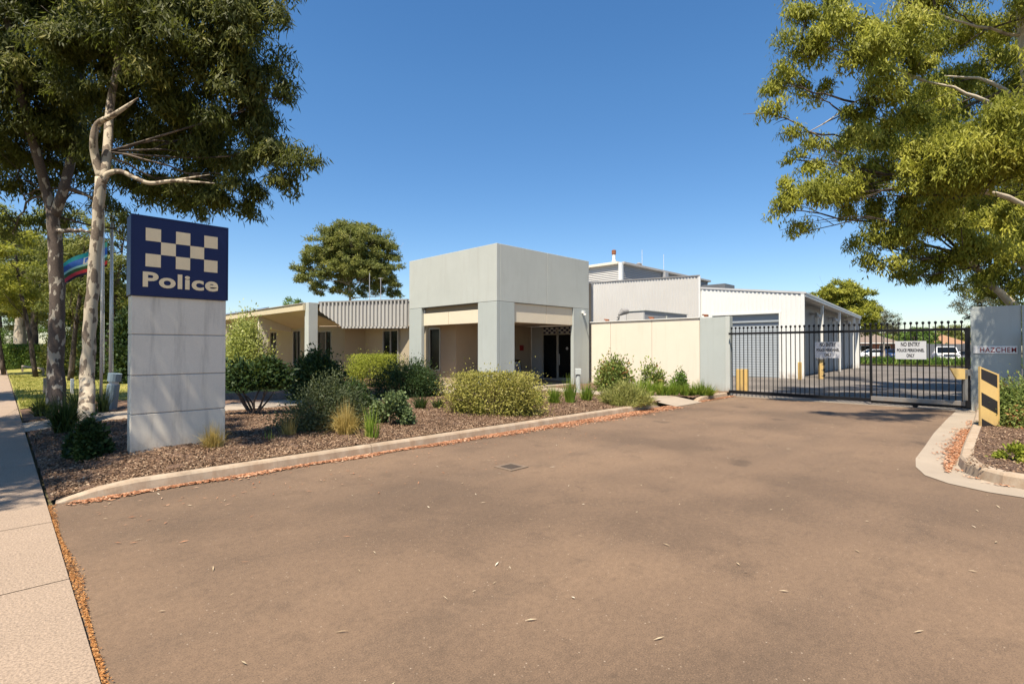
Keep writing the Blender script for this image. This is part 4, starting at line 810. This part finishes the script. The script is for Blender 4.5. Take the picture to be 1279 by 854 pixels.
pbush('dark upright rounded shrub below the wing column',398,500,441,62,'shrub_dark',4500,L=.09,W=.05,seed=4)
pbush('large loose grey green shrub between the sign and the dry grass tuft',402,541,474,96,'shrub_greygreen',8500,L=.05,W=.022,seed=5,lump=.2,stems=12)
pbush('lime topped clipped shrub behind the dark spreading juniper',466,483,441,76,'shrub_lime',6500,L=.05,W=.03,seed=6,cutz=.9,boxy=.75)
pbush('dark spreading juniper below the left portico column',508,497,450,86,'shrub_dark',8500,L=.07,W=.025,seed=7,up=.1,lump=.18)
pbush('compact silver green shrub with rounded leaves in front of the juniper',489,534,485,54,'shrub_silver',4200,L=.055,W=.04,seed=8,lump=.12)
pbush('dark low shrub filling the bed left of the silver shrub',440,512,478,54,'shrub_dark',4500,L=.06,W=.03,seed=21)
hb=pbush('wide flat clipped twiggy hedge with bare branches in front of the corner column',617,521,466,116,'shrub_twig',12500,L=.05,W=.022,seed=9,cutz=.95,lump=.21,boxy=.6,inner=.5,stems=60,deep=.55,name='clipped_hedge')
pbush('fine leaved soft green shrub spilling to the kerb before the entrance path',782,507,481,62,'softgrass',5200,L=.12,W=.012,seed=10,up=1.2,name='soft_shrub')
pbush('tallest red tipped shrub against the left of the cream wall',766,488,449,50,'photinia',2600,L=.11,W=.05,seed=11,lump=.22)
pbush('narrow red tipped shrub in the middle of the cream wall',815,489,457,24,'photinia',800,L=.11,W=.05,seed=12,lump=.25)
pbush('upright green shrub right of the middle of the cream wall',850,491,462,20,'green',800,L=.10,W=.045,seed=13,lump=.25)
pbush('leafy nandina with reddish tips beside the striped board',1281,534,474,72,'photinia',5200,L=.065,W=.022,seed=14,lump=.2,stems=16,z=.14)
pbush('spreading nandina at the right edge behind the other',1300,520,465,90,'photinia',3500,L=.065,W=.022,seed=15,lump=.2,z=.14)
pbush('low yellow flecked ground cover on the right island',1268,578,556,46,'shrub_lime',1500,L=.04,W=.02,seed=16,z=.13)
for i,(px,pb,pt,w_,lab) in enumerate(((140,474,385,60,'tall dark garden bush directly behind the flagpoles'),(162,480,400,46,'dark garden bush touching the left side of the sign pillar'),(110,470,408,44,'garden bush behind the slim gum trunk'),(78,468,415,40,'garden bush glimpsed right of the patchy gum'))):
    pbush(lab,px,pb,pt,w_,'shrub_dark' if i<2 else 'gum_far',5200,L=.16,W=.08,seed=60+i,lump=.2,name='garden_bush',z=.05)
mid=[(128,25,8.6,2.4,'gum_far',.35,'garden tree filling the gap between the slim gum and the sign'),(45,27,9.5,3.0,'gum_gold',.35,'sunlit yellow green tree just behind the patchy gum'),(88,24,8.4,2.2,'gum_far',.4,'twiggy olive tree between the two near gum trunks'),(5,30,10,3.2,'gum_far',.35,'tall olive tree at the left edge behind the footpath')]
b=c2w(-18.2,13.0,.0); far_tree('second street gum further along the verge, shading the far footpath',b,10,3.4,'gum_dark','bark_patchy',name='street_tree',ncl=16,crown0=.5,L=.2,W=.05,dens=600,trunk_r=.22,seed=99)
for i,(px,Y,H,r,mt,cr,lab) in enumerate(mid):
    b=AT(px,460,Y); b.z=.06; far_tree(lab,b,H,r,mt,'bark_dark',lean=(random.uniform(-1,1),random.uniform(-1,1)),name='garden_tree',ncl=15,crown0=cr,L=.2,W=.055,dens=420,trunk_r=.12,group='trees around the left lawn',seed=80+i)
random.seed(3)
# hedge on the left lawn
hg=thing('hedge','long clipped bright green hedge behind the left lawn','hedge',tuple(c2w(-36,38)))
n=26000; A=rng.uniform(-46,-31,n); v=rng.random(n); f=rng.random(n)<.6
Yh=np.where(f,37.6+rng.normal(size=n)*.1,rng.uniform(37.6,39,n)); Z=np.where(f,v*1.75,1.75+rng.normal(size=n)*.06)
P=np.stack([(A+Yh)*S2,(Yh-A)*S2,Z],1); d=rng.normal(size=(n,3)); d[:,2]+=.5
leafmesh('foliage',[P],[np.full(n,.14)],[np.full(n,.08)],[d],[rng.random(n)],M['green'],hg)
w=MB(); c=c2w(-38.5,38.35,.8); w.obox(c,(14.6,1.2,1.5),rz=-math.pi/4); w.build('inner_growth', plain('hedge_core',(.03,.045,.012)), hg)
# low rail on the lawn
ra=thing('bench_rail','low pale timber bench rail on the far left lawn','bench',tuple(G(32,470)))
p=G(28,466); q=G(54,471); MB().tube([p+Vector((0,0,.45)),q+Vector((0,0,.45))],.06,8).build('rail', M['path'], ra)
for e in (p,q): MB().obox(e+Vector((0,0,.22)),(.1,.1,.46)).build('leg', M['path'], ra)
for i,(px,py,lab) in enumerate(((56,492,'short pale timber stub beside the patchy gum trunk'),(90,494,'short pale white stake between the two near gums'))):
    g=G(px,py,.06); o=MB().obox(g+Vector((0,0,.25)),(.09,.09,.6)).build('timber_stake', M['white'] if i else M['path'],None,.01); props(o,lab,'stake',None)
# --- tussocks
def tussock(label, base, h, spread, n, mat, w=.012, droop=.6, name='grass_clump', cat='plant', group=None, stiff=.0, basew=.06):
    n=int(n*1.8); h*=1.2; b=np.array(base); a=rng.random(n)*2*math.pi; t=np.abs(rng.normal(size=n))*spread; H=h*rng.uniform(.45,1.05,n)
    dirn=np.stack([np.cos(a),np.sin(a),np.zeros(n)],1); P0=b+dirn*basew*rng.random((n,1))*2; P0[:,2]=b[2]
    segs=4; Vs=[]; side=np.stack([-np.sin(a),np.cos(a),np.zeros(n)],1)
    rot=rng.random((n,1))*1.2; side=unit(side*np.cos(rot)+dirn*np.sin(rot))
    for s_ in range(segs+1):
        u=s_/segs; c=P0+dirn*(t*(u**1.6))[:,None]; c[:,2]=b[2]+H*(u-droop*.5*u**3*(t/max(spread,.01))[:])
        c[:,2]=np.maximum(c[:,2],b[2]+.01); ww=w*(1-u*.92)*(.6+.4*math.sin(math.pi*min(u+.3,1)))
        Vs += [c-side*ww/2, c+side*ww/2]
    V=np.stack(Vs,1).reshape(-1,3); k=2*(segs+1); F=[]
    base_i=np.arange(n)*k
    for s_ in range(segs): F.append(np.stack([base_i+2*s_,base_i+2*s_+1,base_i+2*s_+3,base_i+2*s_+2],1))
    F=np.concatenate(F); o=mesh_obj(name,np_mesh(name,V-b,F,np.repeat(rng.random(n),k)),M[mat]); o.location=tuple(b)
    return props(o,label,cat,group)
def ptus(label,px,pyb,pyt,wpx,n,mat,**k):
    z=k.pop('z',.12); g=BP(px,pyb,z); Yd=(g.x+g.y)*S2; h=EYE+(435-pyt)/640*Yd-z; return tussock(label,g,h,wpx/640*Yd*.32,n,mat,**k)
ptus('fine golden grass tuft against the right foot of the sign pillar',266,562,528,40,260,'drygrass',w=.008)
ptus('wispy dry grass stalks left of the grey green shrub',360,547,516,24,60,'drygrass',w=.009,droop=.1)
ptus('arching straw coloured grass tuft in front of the grey green shrub',432,545,501,62,420,'drygrass',w=.009,droop=1)
ptus('bright green strap leaved clump right of the straw tuft',463,548,506,26,50,'strap',w=.018,droop=.2)
ptus('small single green sprig in the mulch right of the pillar',337,552,534,8,9,'strap',w=.014,droop=.2)
ptus('dark green strap clump near the middle of the bed',526,513,491,34,90,'strapdark',w=.03,droop=.5)
ptus('dark green strap clump right of the silver shrub',548,512,494,26,60,'strapdark',w=.03,droop=.5)
ptus('bright strap leaved clump at the left foot of the clipped hedge',577,517,494,26,80,'strap',w=.03,droop=.4)
for px,py0,pt,w_,lab in ((671,508,485,26,'lime strap clump at the right end of the clipped hedge'),(692,506,481,36,'wide lime strap clump left of the bollard light'),(712,505,472,20,'upright lime strap clump touching the bollard light'),(733,502,478,26,'lime strap clump right of the bollard light'),(600,519,497,18,'small lime clump in front of the clipped hedge')):
    ptus(lab,px,py0,pt,w_,110,'strap',w=.032,droop=.35,group='lime strap clumps by the entrance')
for px,w_,lab in ((825,26,'leftmost green clump at the foot of the cream wall'),(843,20,'green clump under the upright wall shrub'),(866,26,'green clump left of the blue grey wall panel'),(886,30,'spiky green clump in front of the blue grey wall panel'),(800,24,'green clump under the narrow red tipped shrub'),(812,22,'green clump between the two leftmost wall clumps'),(834,22,'green clump left of the upright wall shrub'),(855,24,'green clump right of the upright wall shrub'),(876,26,'green clump at the joint of cream and blue grey wall')):
    ptus(lab,px,494,random.choice((472,475,478,480)),w_*1.1,70,'strap',w=.04,droop=.35,group='green clumps along the cream wall')
ptus('large dark agapanthus clump below the patchy gum',80,540,492,80,190,'strapdark',w=.035,droop=.9)
ptus('dark spear leaved clump between the near gum trunks',98,524,480,60,110,'strapdark',w=.03,droop=.5)
ptus('dark strap clump at the left edge of the patchy gum',52,520,492,44,110,'strapdark',w=.035,droop=.8)
ptus('spindly strap clump at the foot of the leaning marker post',128,515,476,36,60,'strapdark',w=.02,droop=.6)
# --- scatter stuff
def scatter(name,P,L,W,mat,flat=.25,lift=.008,bend=.15):
    n=len(P); a=rng.random(n)*2*math.pi; d=np.stack([np.cos(a),np.sin(a),rng.normal(size=n)*flat],1); s=np.stack([-np.sin(a),np.cos(a),rng.normal(size=n)*flat],1)
    L=(L*rng.uniform(.5,1.4,n))[:,None]; W=(W*rng.uniform(.5,1.4,n))[:,None]; P=P+np.array([0,0,lift]); up=np.array([[0,0,1.]])
    V=np.stack([P-d*L/2,P+s*W/2+up*W*bend,P+d*L/2,P-s*W/2+up*W*bend],1).reshape(-1,3); V[:,2]=np.maximum(V[:,2],P[:,2].repeat(4)-.006)
    o=mesh_obj(name,np_mesh(name,V,np.arange(4*n).reshape(n,4),np.repeat(rng.random(n),4)),M[mat]); return props(o,kind='stuff')
n=110000; A=.4+12.6*rng.random(n)**1.0; Bv=7.17+6*rng.random(n)**1.5; P=np.stack([A,Bv,bedz(A,Bv)+.012],1); scatter('bark_chips',P,.038,.016,'chips',.4)
n=14000; A=rng.uniform(8.4,14,n); Bv=rng.uniform(-2.5,.55,n); ok=(A>8.45)|(Bv<.2); P=np.stack([A,Bv,np.full(n,.145)],1)[ok]; scatter('bark_chips',P,.038,.016,'chips',.4)
n=26000; A=.5+12.6*rng.random(n)**.75; wd=.07+.06*np.sin(A*2.1)**2+.26*np.clip((A-4.5)/5,0,1); Bv=7.0-np.abs(rng.normal(size=n))*wd*.55; P=np.stack([A,Bv,np.full(n,.004)],1); scatter('leaf_litter',P,.055,.022,'litter',.15)
n=2500; A=rng.uniform(14.3,17.4,n); Bv=6.98-np.abs(rng.normal(size=n))*.08; P=np.stack([A,Bv,np.full(n,.004)],1); scatter('leaf_litter',P,.055,.022,'litter',.15)
n=1900; A=8.6+4.9*rng.random(n)**.8; Bv=.70+np.abs(rng.normal(size=n))*.10*np.clip((A-8.2)/2,.2,1); P=np.stack([A,Bv,np.full(n,.012)],1); scatter('leaf_litter',P,.06,.025,'litter',.15)
IP=np.array(isl[8:62]); n=900; q=rng.integers(0,len(IP),n); a_=IP[q,0]+rng.normal(size=n)*.1; w_=np.clip((IP[q,0]-8.2)/.9,0,1); o_=np.abs(rng.normal(size=n))*.05+.01; P=np.stack([a_*0+IP[q,0]-(1-w_)*o_+rng.normal(size=n)*.08*w_,IP[q,1]+w_*o_+rng.normal(size=n)*.08*(1-w_),np.full(n,.012)],1); scatter('leaf_litter',P,.05,.02,'litter',.15)
n=5200; Bv=rng.uniform(1,7,n)**1.0; A=.375+rng.normal(size=n)*(.012+.007*np.sin(Bv*3))+.010*np.sin(Bv*1.7); P=np.stack([A,Bv,np.full(n,.004)],1); scatter('leaf_litter',P,.014,.010,'debris',.3)
n=520; A=rng.uniform(.6,17,n); Bv=rng.uniform(-6,6.9,n); P=np.stack([A,Bv,np.full(n,.003)],1); scatter('fallen_leaves',P,.062,.010,'paleleaf',.08)
n=260; P=np.stack([rng.uniform(.6,14,n),6.9-np.abs(rng.normal(size=n))*1.2,np.full(n,.003)],1); scatter('fallen_leaves',P,.06,.012,'litter',.08)
n=45000; A=.4+7.7*rng.random(n); Bv=18.3+22*rng.random(n)**1.5; P=np.stack([A,Bv,np.full(n,.07)],1)
d=rng.normal(size=(n,3))*.5; d[:,2]=1; V,F=leaves(P,d,.07*rng.uniform(.5,1.3,n),np.full(n,.014)); props(mesh_obj('grass',np_mesh('grass',V,F,np.repeat(rng.random(n),4)),M['grassblade']),kind='stuff')
n=9000; A=rng.uniform(58,62,n); Bv=rng.uniform(-22,22,n); P=np.stack([A,Bv,np.full(n,.1)],1); d=rng.normal(size=(n,3))*.5; d[:,2]=1; V,F=leaves(P,d,.7*rng.uniform(.5,1.3,n),np.full(n,.16)); props(mesh_obj('verge_planting',np_mesh('verge_planting',V,F,np.repeat(rng.random(n),4)),M['green']),kind='stuff')
# ------------------------------------------------------------------ flagpoles and flag
def flagpole(px,pyb,z1,label,r):
    g=G(px,pyb,.05); t=thing('flagpole',label,'flagpole',tuple(g),0,'flagpoles on the left lawn')
    MB().tube([g,g+Vector((0,0,z1))],[r,r*.7],12).build('pole', M['pole'], t, smooth=True); e=g+Vector((0,0,z1)); MB().lathe(e,[(.03,0),(.06,.03),(.06,.07),(.01,.1)],12).build('finial', M['pole'], t)
    m=MB(); m.tube([g+Vector((.05,-.05,.9)),e+Vector((.03,-.03,-.1))],.006,5); m.build('halyard', M['white'], t); return g
g1=flagpole(126,508,6.4,'white metal flagpole half hidden behind the slim gum',.036)
g2=flagpole(137.5,505,5.15,'white metal flagpole flying the blue and green flag',.042)
Yf=(g2.x+g2.y)*S2; fl=thing('flag','blue green flag with white crescent emblem and red lower band, flying to the left','flag',tuple(AT(136,320,Yf)))
NU,NV=28,20; vs=[]
for j in range(NV+1):
    for i in range(NU+1):
        u=i/NU; v=j/NV; px=134-56*u+2*math.sin(v*4+u*3)*u; pt=302+29*u**1.1+4*math.sin(u*6)*u; pb=330+29*u+3*math.sin(u*5+1); py=pt+(pb-pt)*v
        vs.append(AT(px,py,Yf+.14*math.sin(u*9+v*2.4)*(.3+u)+.08*math.sin(v*7+u*4)))
fs=[];mi=[]
for j in range(NV):
    for i in range(NU):
        v=(j+.5)/NV; u=(i+.5)/NU
        b=0 if v<.18 else (1 if v<.22 else (2 if v<.5 else (4 if v<.62 else (5 if v<.74 else (6 if v<.9 else 3)))))
        e=((u-.42)/.13)**2+((v-.36)/.2)**2
        if .45<e<1.05 and v>.2 and not (v>.42 and abs(u-.42)<.06): b=7
        if ((u-.42)/.045)**2+((v-.42)/.07)**2<1: b=7
        fs.append((j*(NU+1)+i,j*(NU+1)+i+1,(j+1)*(NU+1)+i+1,(j+1)*(NU+1)+i)); mi.append(b)
fm=MB(); fm.v=[tuple(v) for v in vs]; fm.f=fs; fm.m=mi
cols=[('flag_teal',(.05,.5,.45)),('flag_black',(.01,.01,.01)),('flag_blue',(.05,.2,.75)),('flag_dark',(.03,.015,.02)),('flag_cyan',(.4,.85,.88)),('flag_green',(.05,.14,.05)),('flag_red',(.75,.05,.06)),('flag_white',(.88,.88,.88))]
fm.build('cloth', [plain(*c) for c in cols], fl, smooth=True)
# ------------------------------------------------------------------ houses and fence beyond the yard
def house(label,px0,px1,Y,wall_h,roof_h,wmat,rmat,depth=9,ridge=.5):
    p=AT(px0,430,Y); q=AT(px1,430,Y); L=(q-p).length; p.z=0; t=thing('house',label,'house',tuple(p)); X=(c2w(1,0)); Yv=c2w(0,1); 
    def W3(u,d,z): return p+X*u+Yv*d+Vector((0,0,z))
    w=MB(); w.prism([W3(0,0,0),W3(L,0,0),W3(L,depth,0),W3(0,depth,0)],(0,0,wall_h)); w.build('wall', M[wmat], t)
    e=.5; r=MB(); V=[W3(-e,-e,wall_h),W3(L+e,-e,wall_h),W3(L+e,depth+e,wall_h),W3(-e,depth+e,wall_h),W3(min(L*.3,depth/2),depth/2,wall_h+roof_h),W3(L-min(L*.3,depth/2),depth/2,wall_h+roof_h)]
    r.add(V,[(0,1,5,4),(1,2,5),(2,3,4,5),(3,0,4),(3,2,1,0)]); r.build('roof', M[rmat], t)
    g=MB(); g.prism([W3(-e-.03,-e-.06,wall_h-.12),W3(L+e+.03,-e-.06,wall_h-.12),W3(L+e+.03,-e+.03,wall_h-.12),W3(-e-.03,-e+.03,wall_h-.12)],(0,0,.15)); g.build('gutter', M['white'], t)
    for u in (L*.25,L*.7):
        f=MB(); f.prism([W3(u-.9,-.04,.9),W3(u+.9,-.04,.9),W3(u+.9,.02,.9),W3(u-.9,.02,.9)],(0,0,1.2)); o=f.build('window', M['white'], t)
        f=MB(); f.prism([W3(u-.8,-.06,1),W3(u+.8,-.06,1),W3(u+.8,-.03,1),W3(u-.8,-.03,1)],(0,0,1)); f.build('pane', M['glass'], o)
house('red brick house with grey brown tiled roof seen through the gate',1068,1121,84,2.5,2.0,'brick','tile_grey')
house('low house with orange tiled roof behind the dark fence',1162,1210,90,2.3,2.2,'cream2','tile_orange')
FN=thing('dark_fence','dark grey paling fence behind the white pickup','fence',tuple(AT(1160,450,70)))
p=AT(1158,430,70); q=AT(1215,430,70); p.z=q.z=0
k=int((q-p).length/.3); m=MB()
for i in range(k): c=p.lerp(q,(i+.5)/k); m.obox(c+Vector((0,0,1.1)),(.28,.04,2.2),rz=-math.pi/4)
m.build('palings', M['darkgrey'], FN); m=MB()
for i in range(0,k,8): c=p.lerp(q,i/k)-c2w(0,.06); m.obox(c+Vector((0,0,1.12)),(.12,.12,2.3),rz=-math.pi/4)
m.build('posts', M['darkgrey'], FN)
# ------------------------------------------------------------------ cars (local: +Y forward)
def car(name,label,cat,pos,rz,body,kind='sedan'):
    if rz=='face': rz=math.atan2(-pos.y,-pos.x)-math.pi/2+.12
    t=thing(name,label,cat,tuple(pos),rz if rz else 1e-6,'cars parked beyond the yard'); OFF[t.name]=Vector((0,0,0))
    c=plain(name+'_'+kind+'_paint',body,.25)
    if kind=='pickup': L,Wd,H,prof=5.1,1.86,1.8,[(-2.55,.5),(-2.55,1.05),(-.9,1.08),(-.85,1.08),(1.2,1.1),(2.3,1.02),(2.5,.85),(2.55,.45)]; cab=[(-.85,1.07),(-.7,1.72),(-.45,1.79),(.25,1.79),(.5,1.72),(1.25,1.1)]
    else: L,Wd,H,prof=4.6,1.78,1.45,[(-2.3,.35),(-2.32,.85),(-2.0,.98),(-1.2,.98),(1.0,.95),(2.0,.82),(2.28,.62),(2.3,.3)]; cab=[(-1.75,.97),(-1.15,1.38),(-.8,1.44),(.1,1.44),(.4,1.38),(1.15,.94)]
    m=MB(); m.prism([(-Wd/2,y,z) for y,z in prof],(Wd,0,0)); m.build('body', c, t,.07)
    w=Wd*.42; m=MB(); n=len(cab); vs=[(-w if z>1.3 else -Wd*.47,y,z) for y,z in cab]+[(w if z>1.3 else Wd*.47,y,z) for y,z in cab]
    m.add(vs,[tuple(range(n-1,-1,-1)),tuple(range(n,2*n))]+[(i,(i+1)%n,(i+1)%n+n,i+n) for i in range(n)]); m.build('cabin', M['glass'], t)
    rf=MB(); ry=[p for p in cab if p[1]>1.35]; rf.box(-w-.01,w+.01,ry[0][0]-.03,ry[-1][0]+.03,ry[1][1]-.07,ry[1][1]+.02); rf.build('roof', c, t,.02)
    pil=MB(); 
    for s in (-1,1):
        for a,b in ((cab[-1],cab[-2]),(cab[0],cab[1]),((.0,.97),(.0,1.42 if kind!='pickup' else 1.75))): pil.tube([(s*Wd*.47,a[0],a[1]),(s*(w+.01),b[0],b[1])],.04,6)
    pil.build('window_pillars', c, t)
    for y in (-L*.3,L*.31):
        for s in (-1,1):
            r=.38 if kind=='pickup' else .32
            ty=MB().tube([(s*(Wd/2-.2),y,r),(s*(Wd/2+.02),y,r)],r,18).build('wheel', M['black'], t); MB().tube([(s*(Wd/2-.1),y,r),(s*(Wd/2+.03),y,r)],r*.6,12).build('rim', M['alu'], ty)
    zf=.9 if kind=='pickup' else .66
    for s in (-1,1):
        MB().obox((s*Wd*.38,L/2-.05,zf),(.34,.12,.17)).build('headlight', M['signwhite'], t,.02); MB().obox((s*Wd*.42,-L/2+.02,zf+.05),(.2,.1,.25)).build('tail_light', M['redink'], t,.02)
        MB().obox((s*(Wd/2+.08),.85,1.05 if kind!='pickup' else 1.2),(.2,.1,.14)).build('side_mirror', c, t,.02)
    MB().box(-Wd*.25,Wd*.25,L/2-.03,L/2+.02,zf-.12,zf+.08).build('grille', M['darkgrey'], t); MB().box(-Wd*.46,Wd*.46,L/2-.02,L/2+.06,zf-.5,zf-.25).build('bumper', M['darkgrey'] if kind=='pickup' else c, t,.02)
    if kind=='pickup':
        bb=MB(); 
        for s in (-1,1): bb.tube([(s*.6,L/2+.12,.45),(s*.6,L/2+.12,1.05)],.035,6)
        bb.tube([(-.75,L/2+.12,.55),(.75,L/2+.12,.55)],.05,6); bb.tube([(-.6,L/2+.12,1.05),(.6,L/2+.12,1.05)],.035,6); bb.build('bull_bar', M['alu'], t)
    return t
def cpos(px,Y): p=AT(px,435,Y); p.z=0; return p
car('pickup','white pickup truck with bull bar facing the gate in front of the dark fence','pickup',cpos(1181,56),'face',(.75,.75,.74),'pickup')
car('parked_car','white sedan parked side on behind the green verge, left of the plate','car',cpos(1090,80),R(40),(.72,.72,.72))
car('parked_car','dark blue sedan next to the white sedan beyond the verge','car',cpos(1111,78),R(125),(.03,.06,.16))
car('parked_car','black car low behind the right NO ENTRY plate','car',cpos(1137,57),'face',(.02,.02,.022))
car('parked_car','dark grey car at the right of the white pickup, half hidden by the gate stile','car',cpos(1208,57),'face',(.05,.05,.055))
# ------------------------------------------------------------------ camera, light
cam=bpy.data.cameras.new('camera'); co=bpy.data.objects.new('camera',cam); COL.objects.link(co); sc.camera=co
cam.sensor_width=36; cam.lens=640/1279*36; cam.clip_end=2000; co.location=(0,0,EYE); co.rotation_euler=(math.pi/2+PITCH,0,-math.pi/4)
EL=R(63); phi=R(20); sd=Vector((-math.cos(phi)*math.cos(EL),-math.sin(phi)*math.cos(EL),math.sin(EL)))
sl=bpy.data.lights.new('sun','SUN'); sl.energy=4.8; sl.angle=R(.53); sl.color=(1,.905,.76); so=bpy.data.objects.new('sun',sl); COL.objects.link(so); so.rotation_euler=sd.to_track_quat('Z','Y').to_euler(); so.location=(0,0,30)
wd=bpy.data.worlds.new('World'); sc.world=wd; wd.use_nodes=True; nt=wd.node_tree; bg=nt.nodes['Background']; sky=nt.nodes.new('ShaderNodeTexSky'); sky.sky_type='NISHITA'; sky.sun_disc=False
sky.sun_elevation=EL; sky.sun_rotation=math.atan2(sd.x,sd.y); sky.air_density=1.0; sky.dust_density=.25; sky.ozone_density=1.2; hs=nt.nodes.new('ShaderNodeHueSaturation'); hs.inputs['Saturation'].default_value=1.28; hs.inputs['Hue'].default_value=.5; nt.links.new(sky.outputs[0],hs.inputs['Color']); tc=nt.nodes.new('ShaderNodeTexCoord'); sx=nt.nodes.new('ShaderNodeSeparateXYZ'); nt.links.new(tc.outputs['Generated'],sx.inputs[0]); gr=ramp(nt,sx.outputs[2],[(0,(.74,.76,.82)),(.12,(.84,.86,.92)),(.45,(1,1,1)),(1,(.88,.9,.95))]); nt.links.new(mix(nt,hs.outputs[0],gr,1.0,'MULTIPLY'),bg.inputs[0]); bg.inputs[1].default_value=.09
sc.view_settings.view_transform='Standard'; sc.view_settings.look='None'; sc.view_settings.exposure=.96; sc.view_settings.gamma=1
sc.cycles.max_bounces=6; sc.cycles.transparent_max_bounces=4
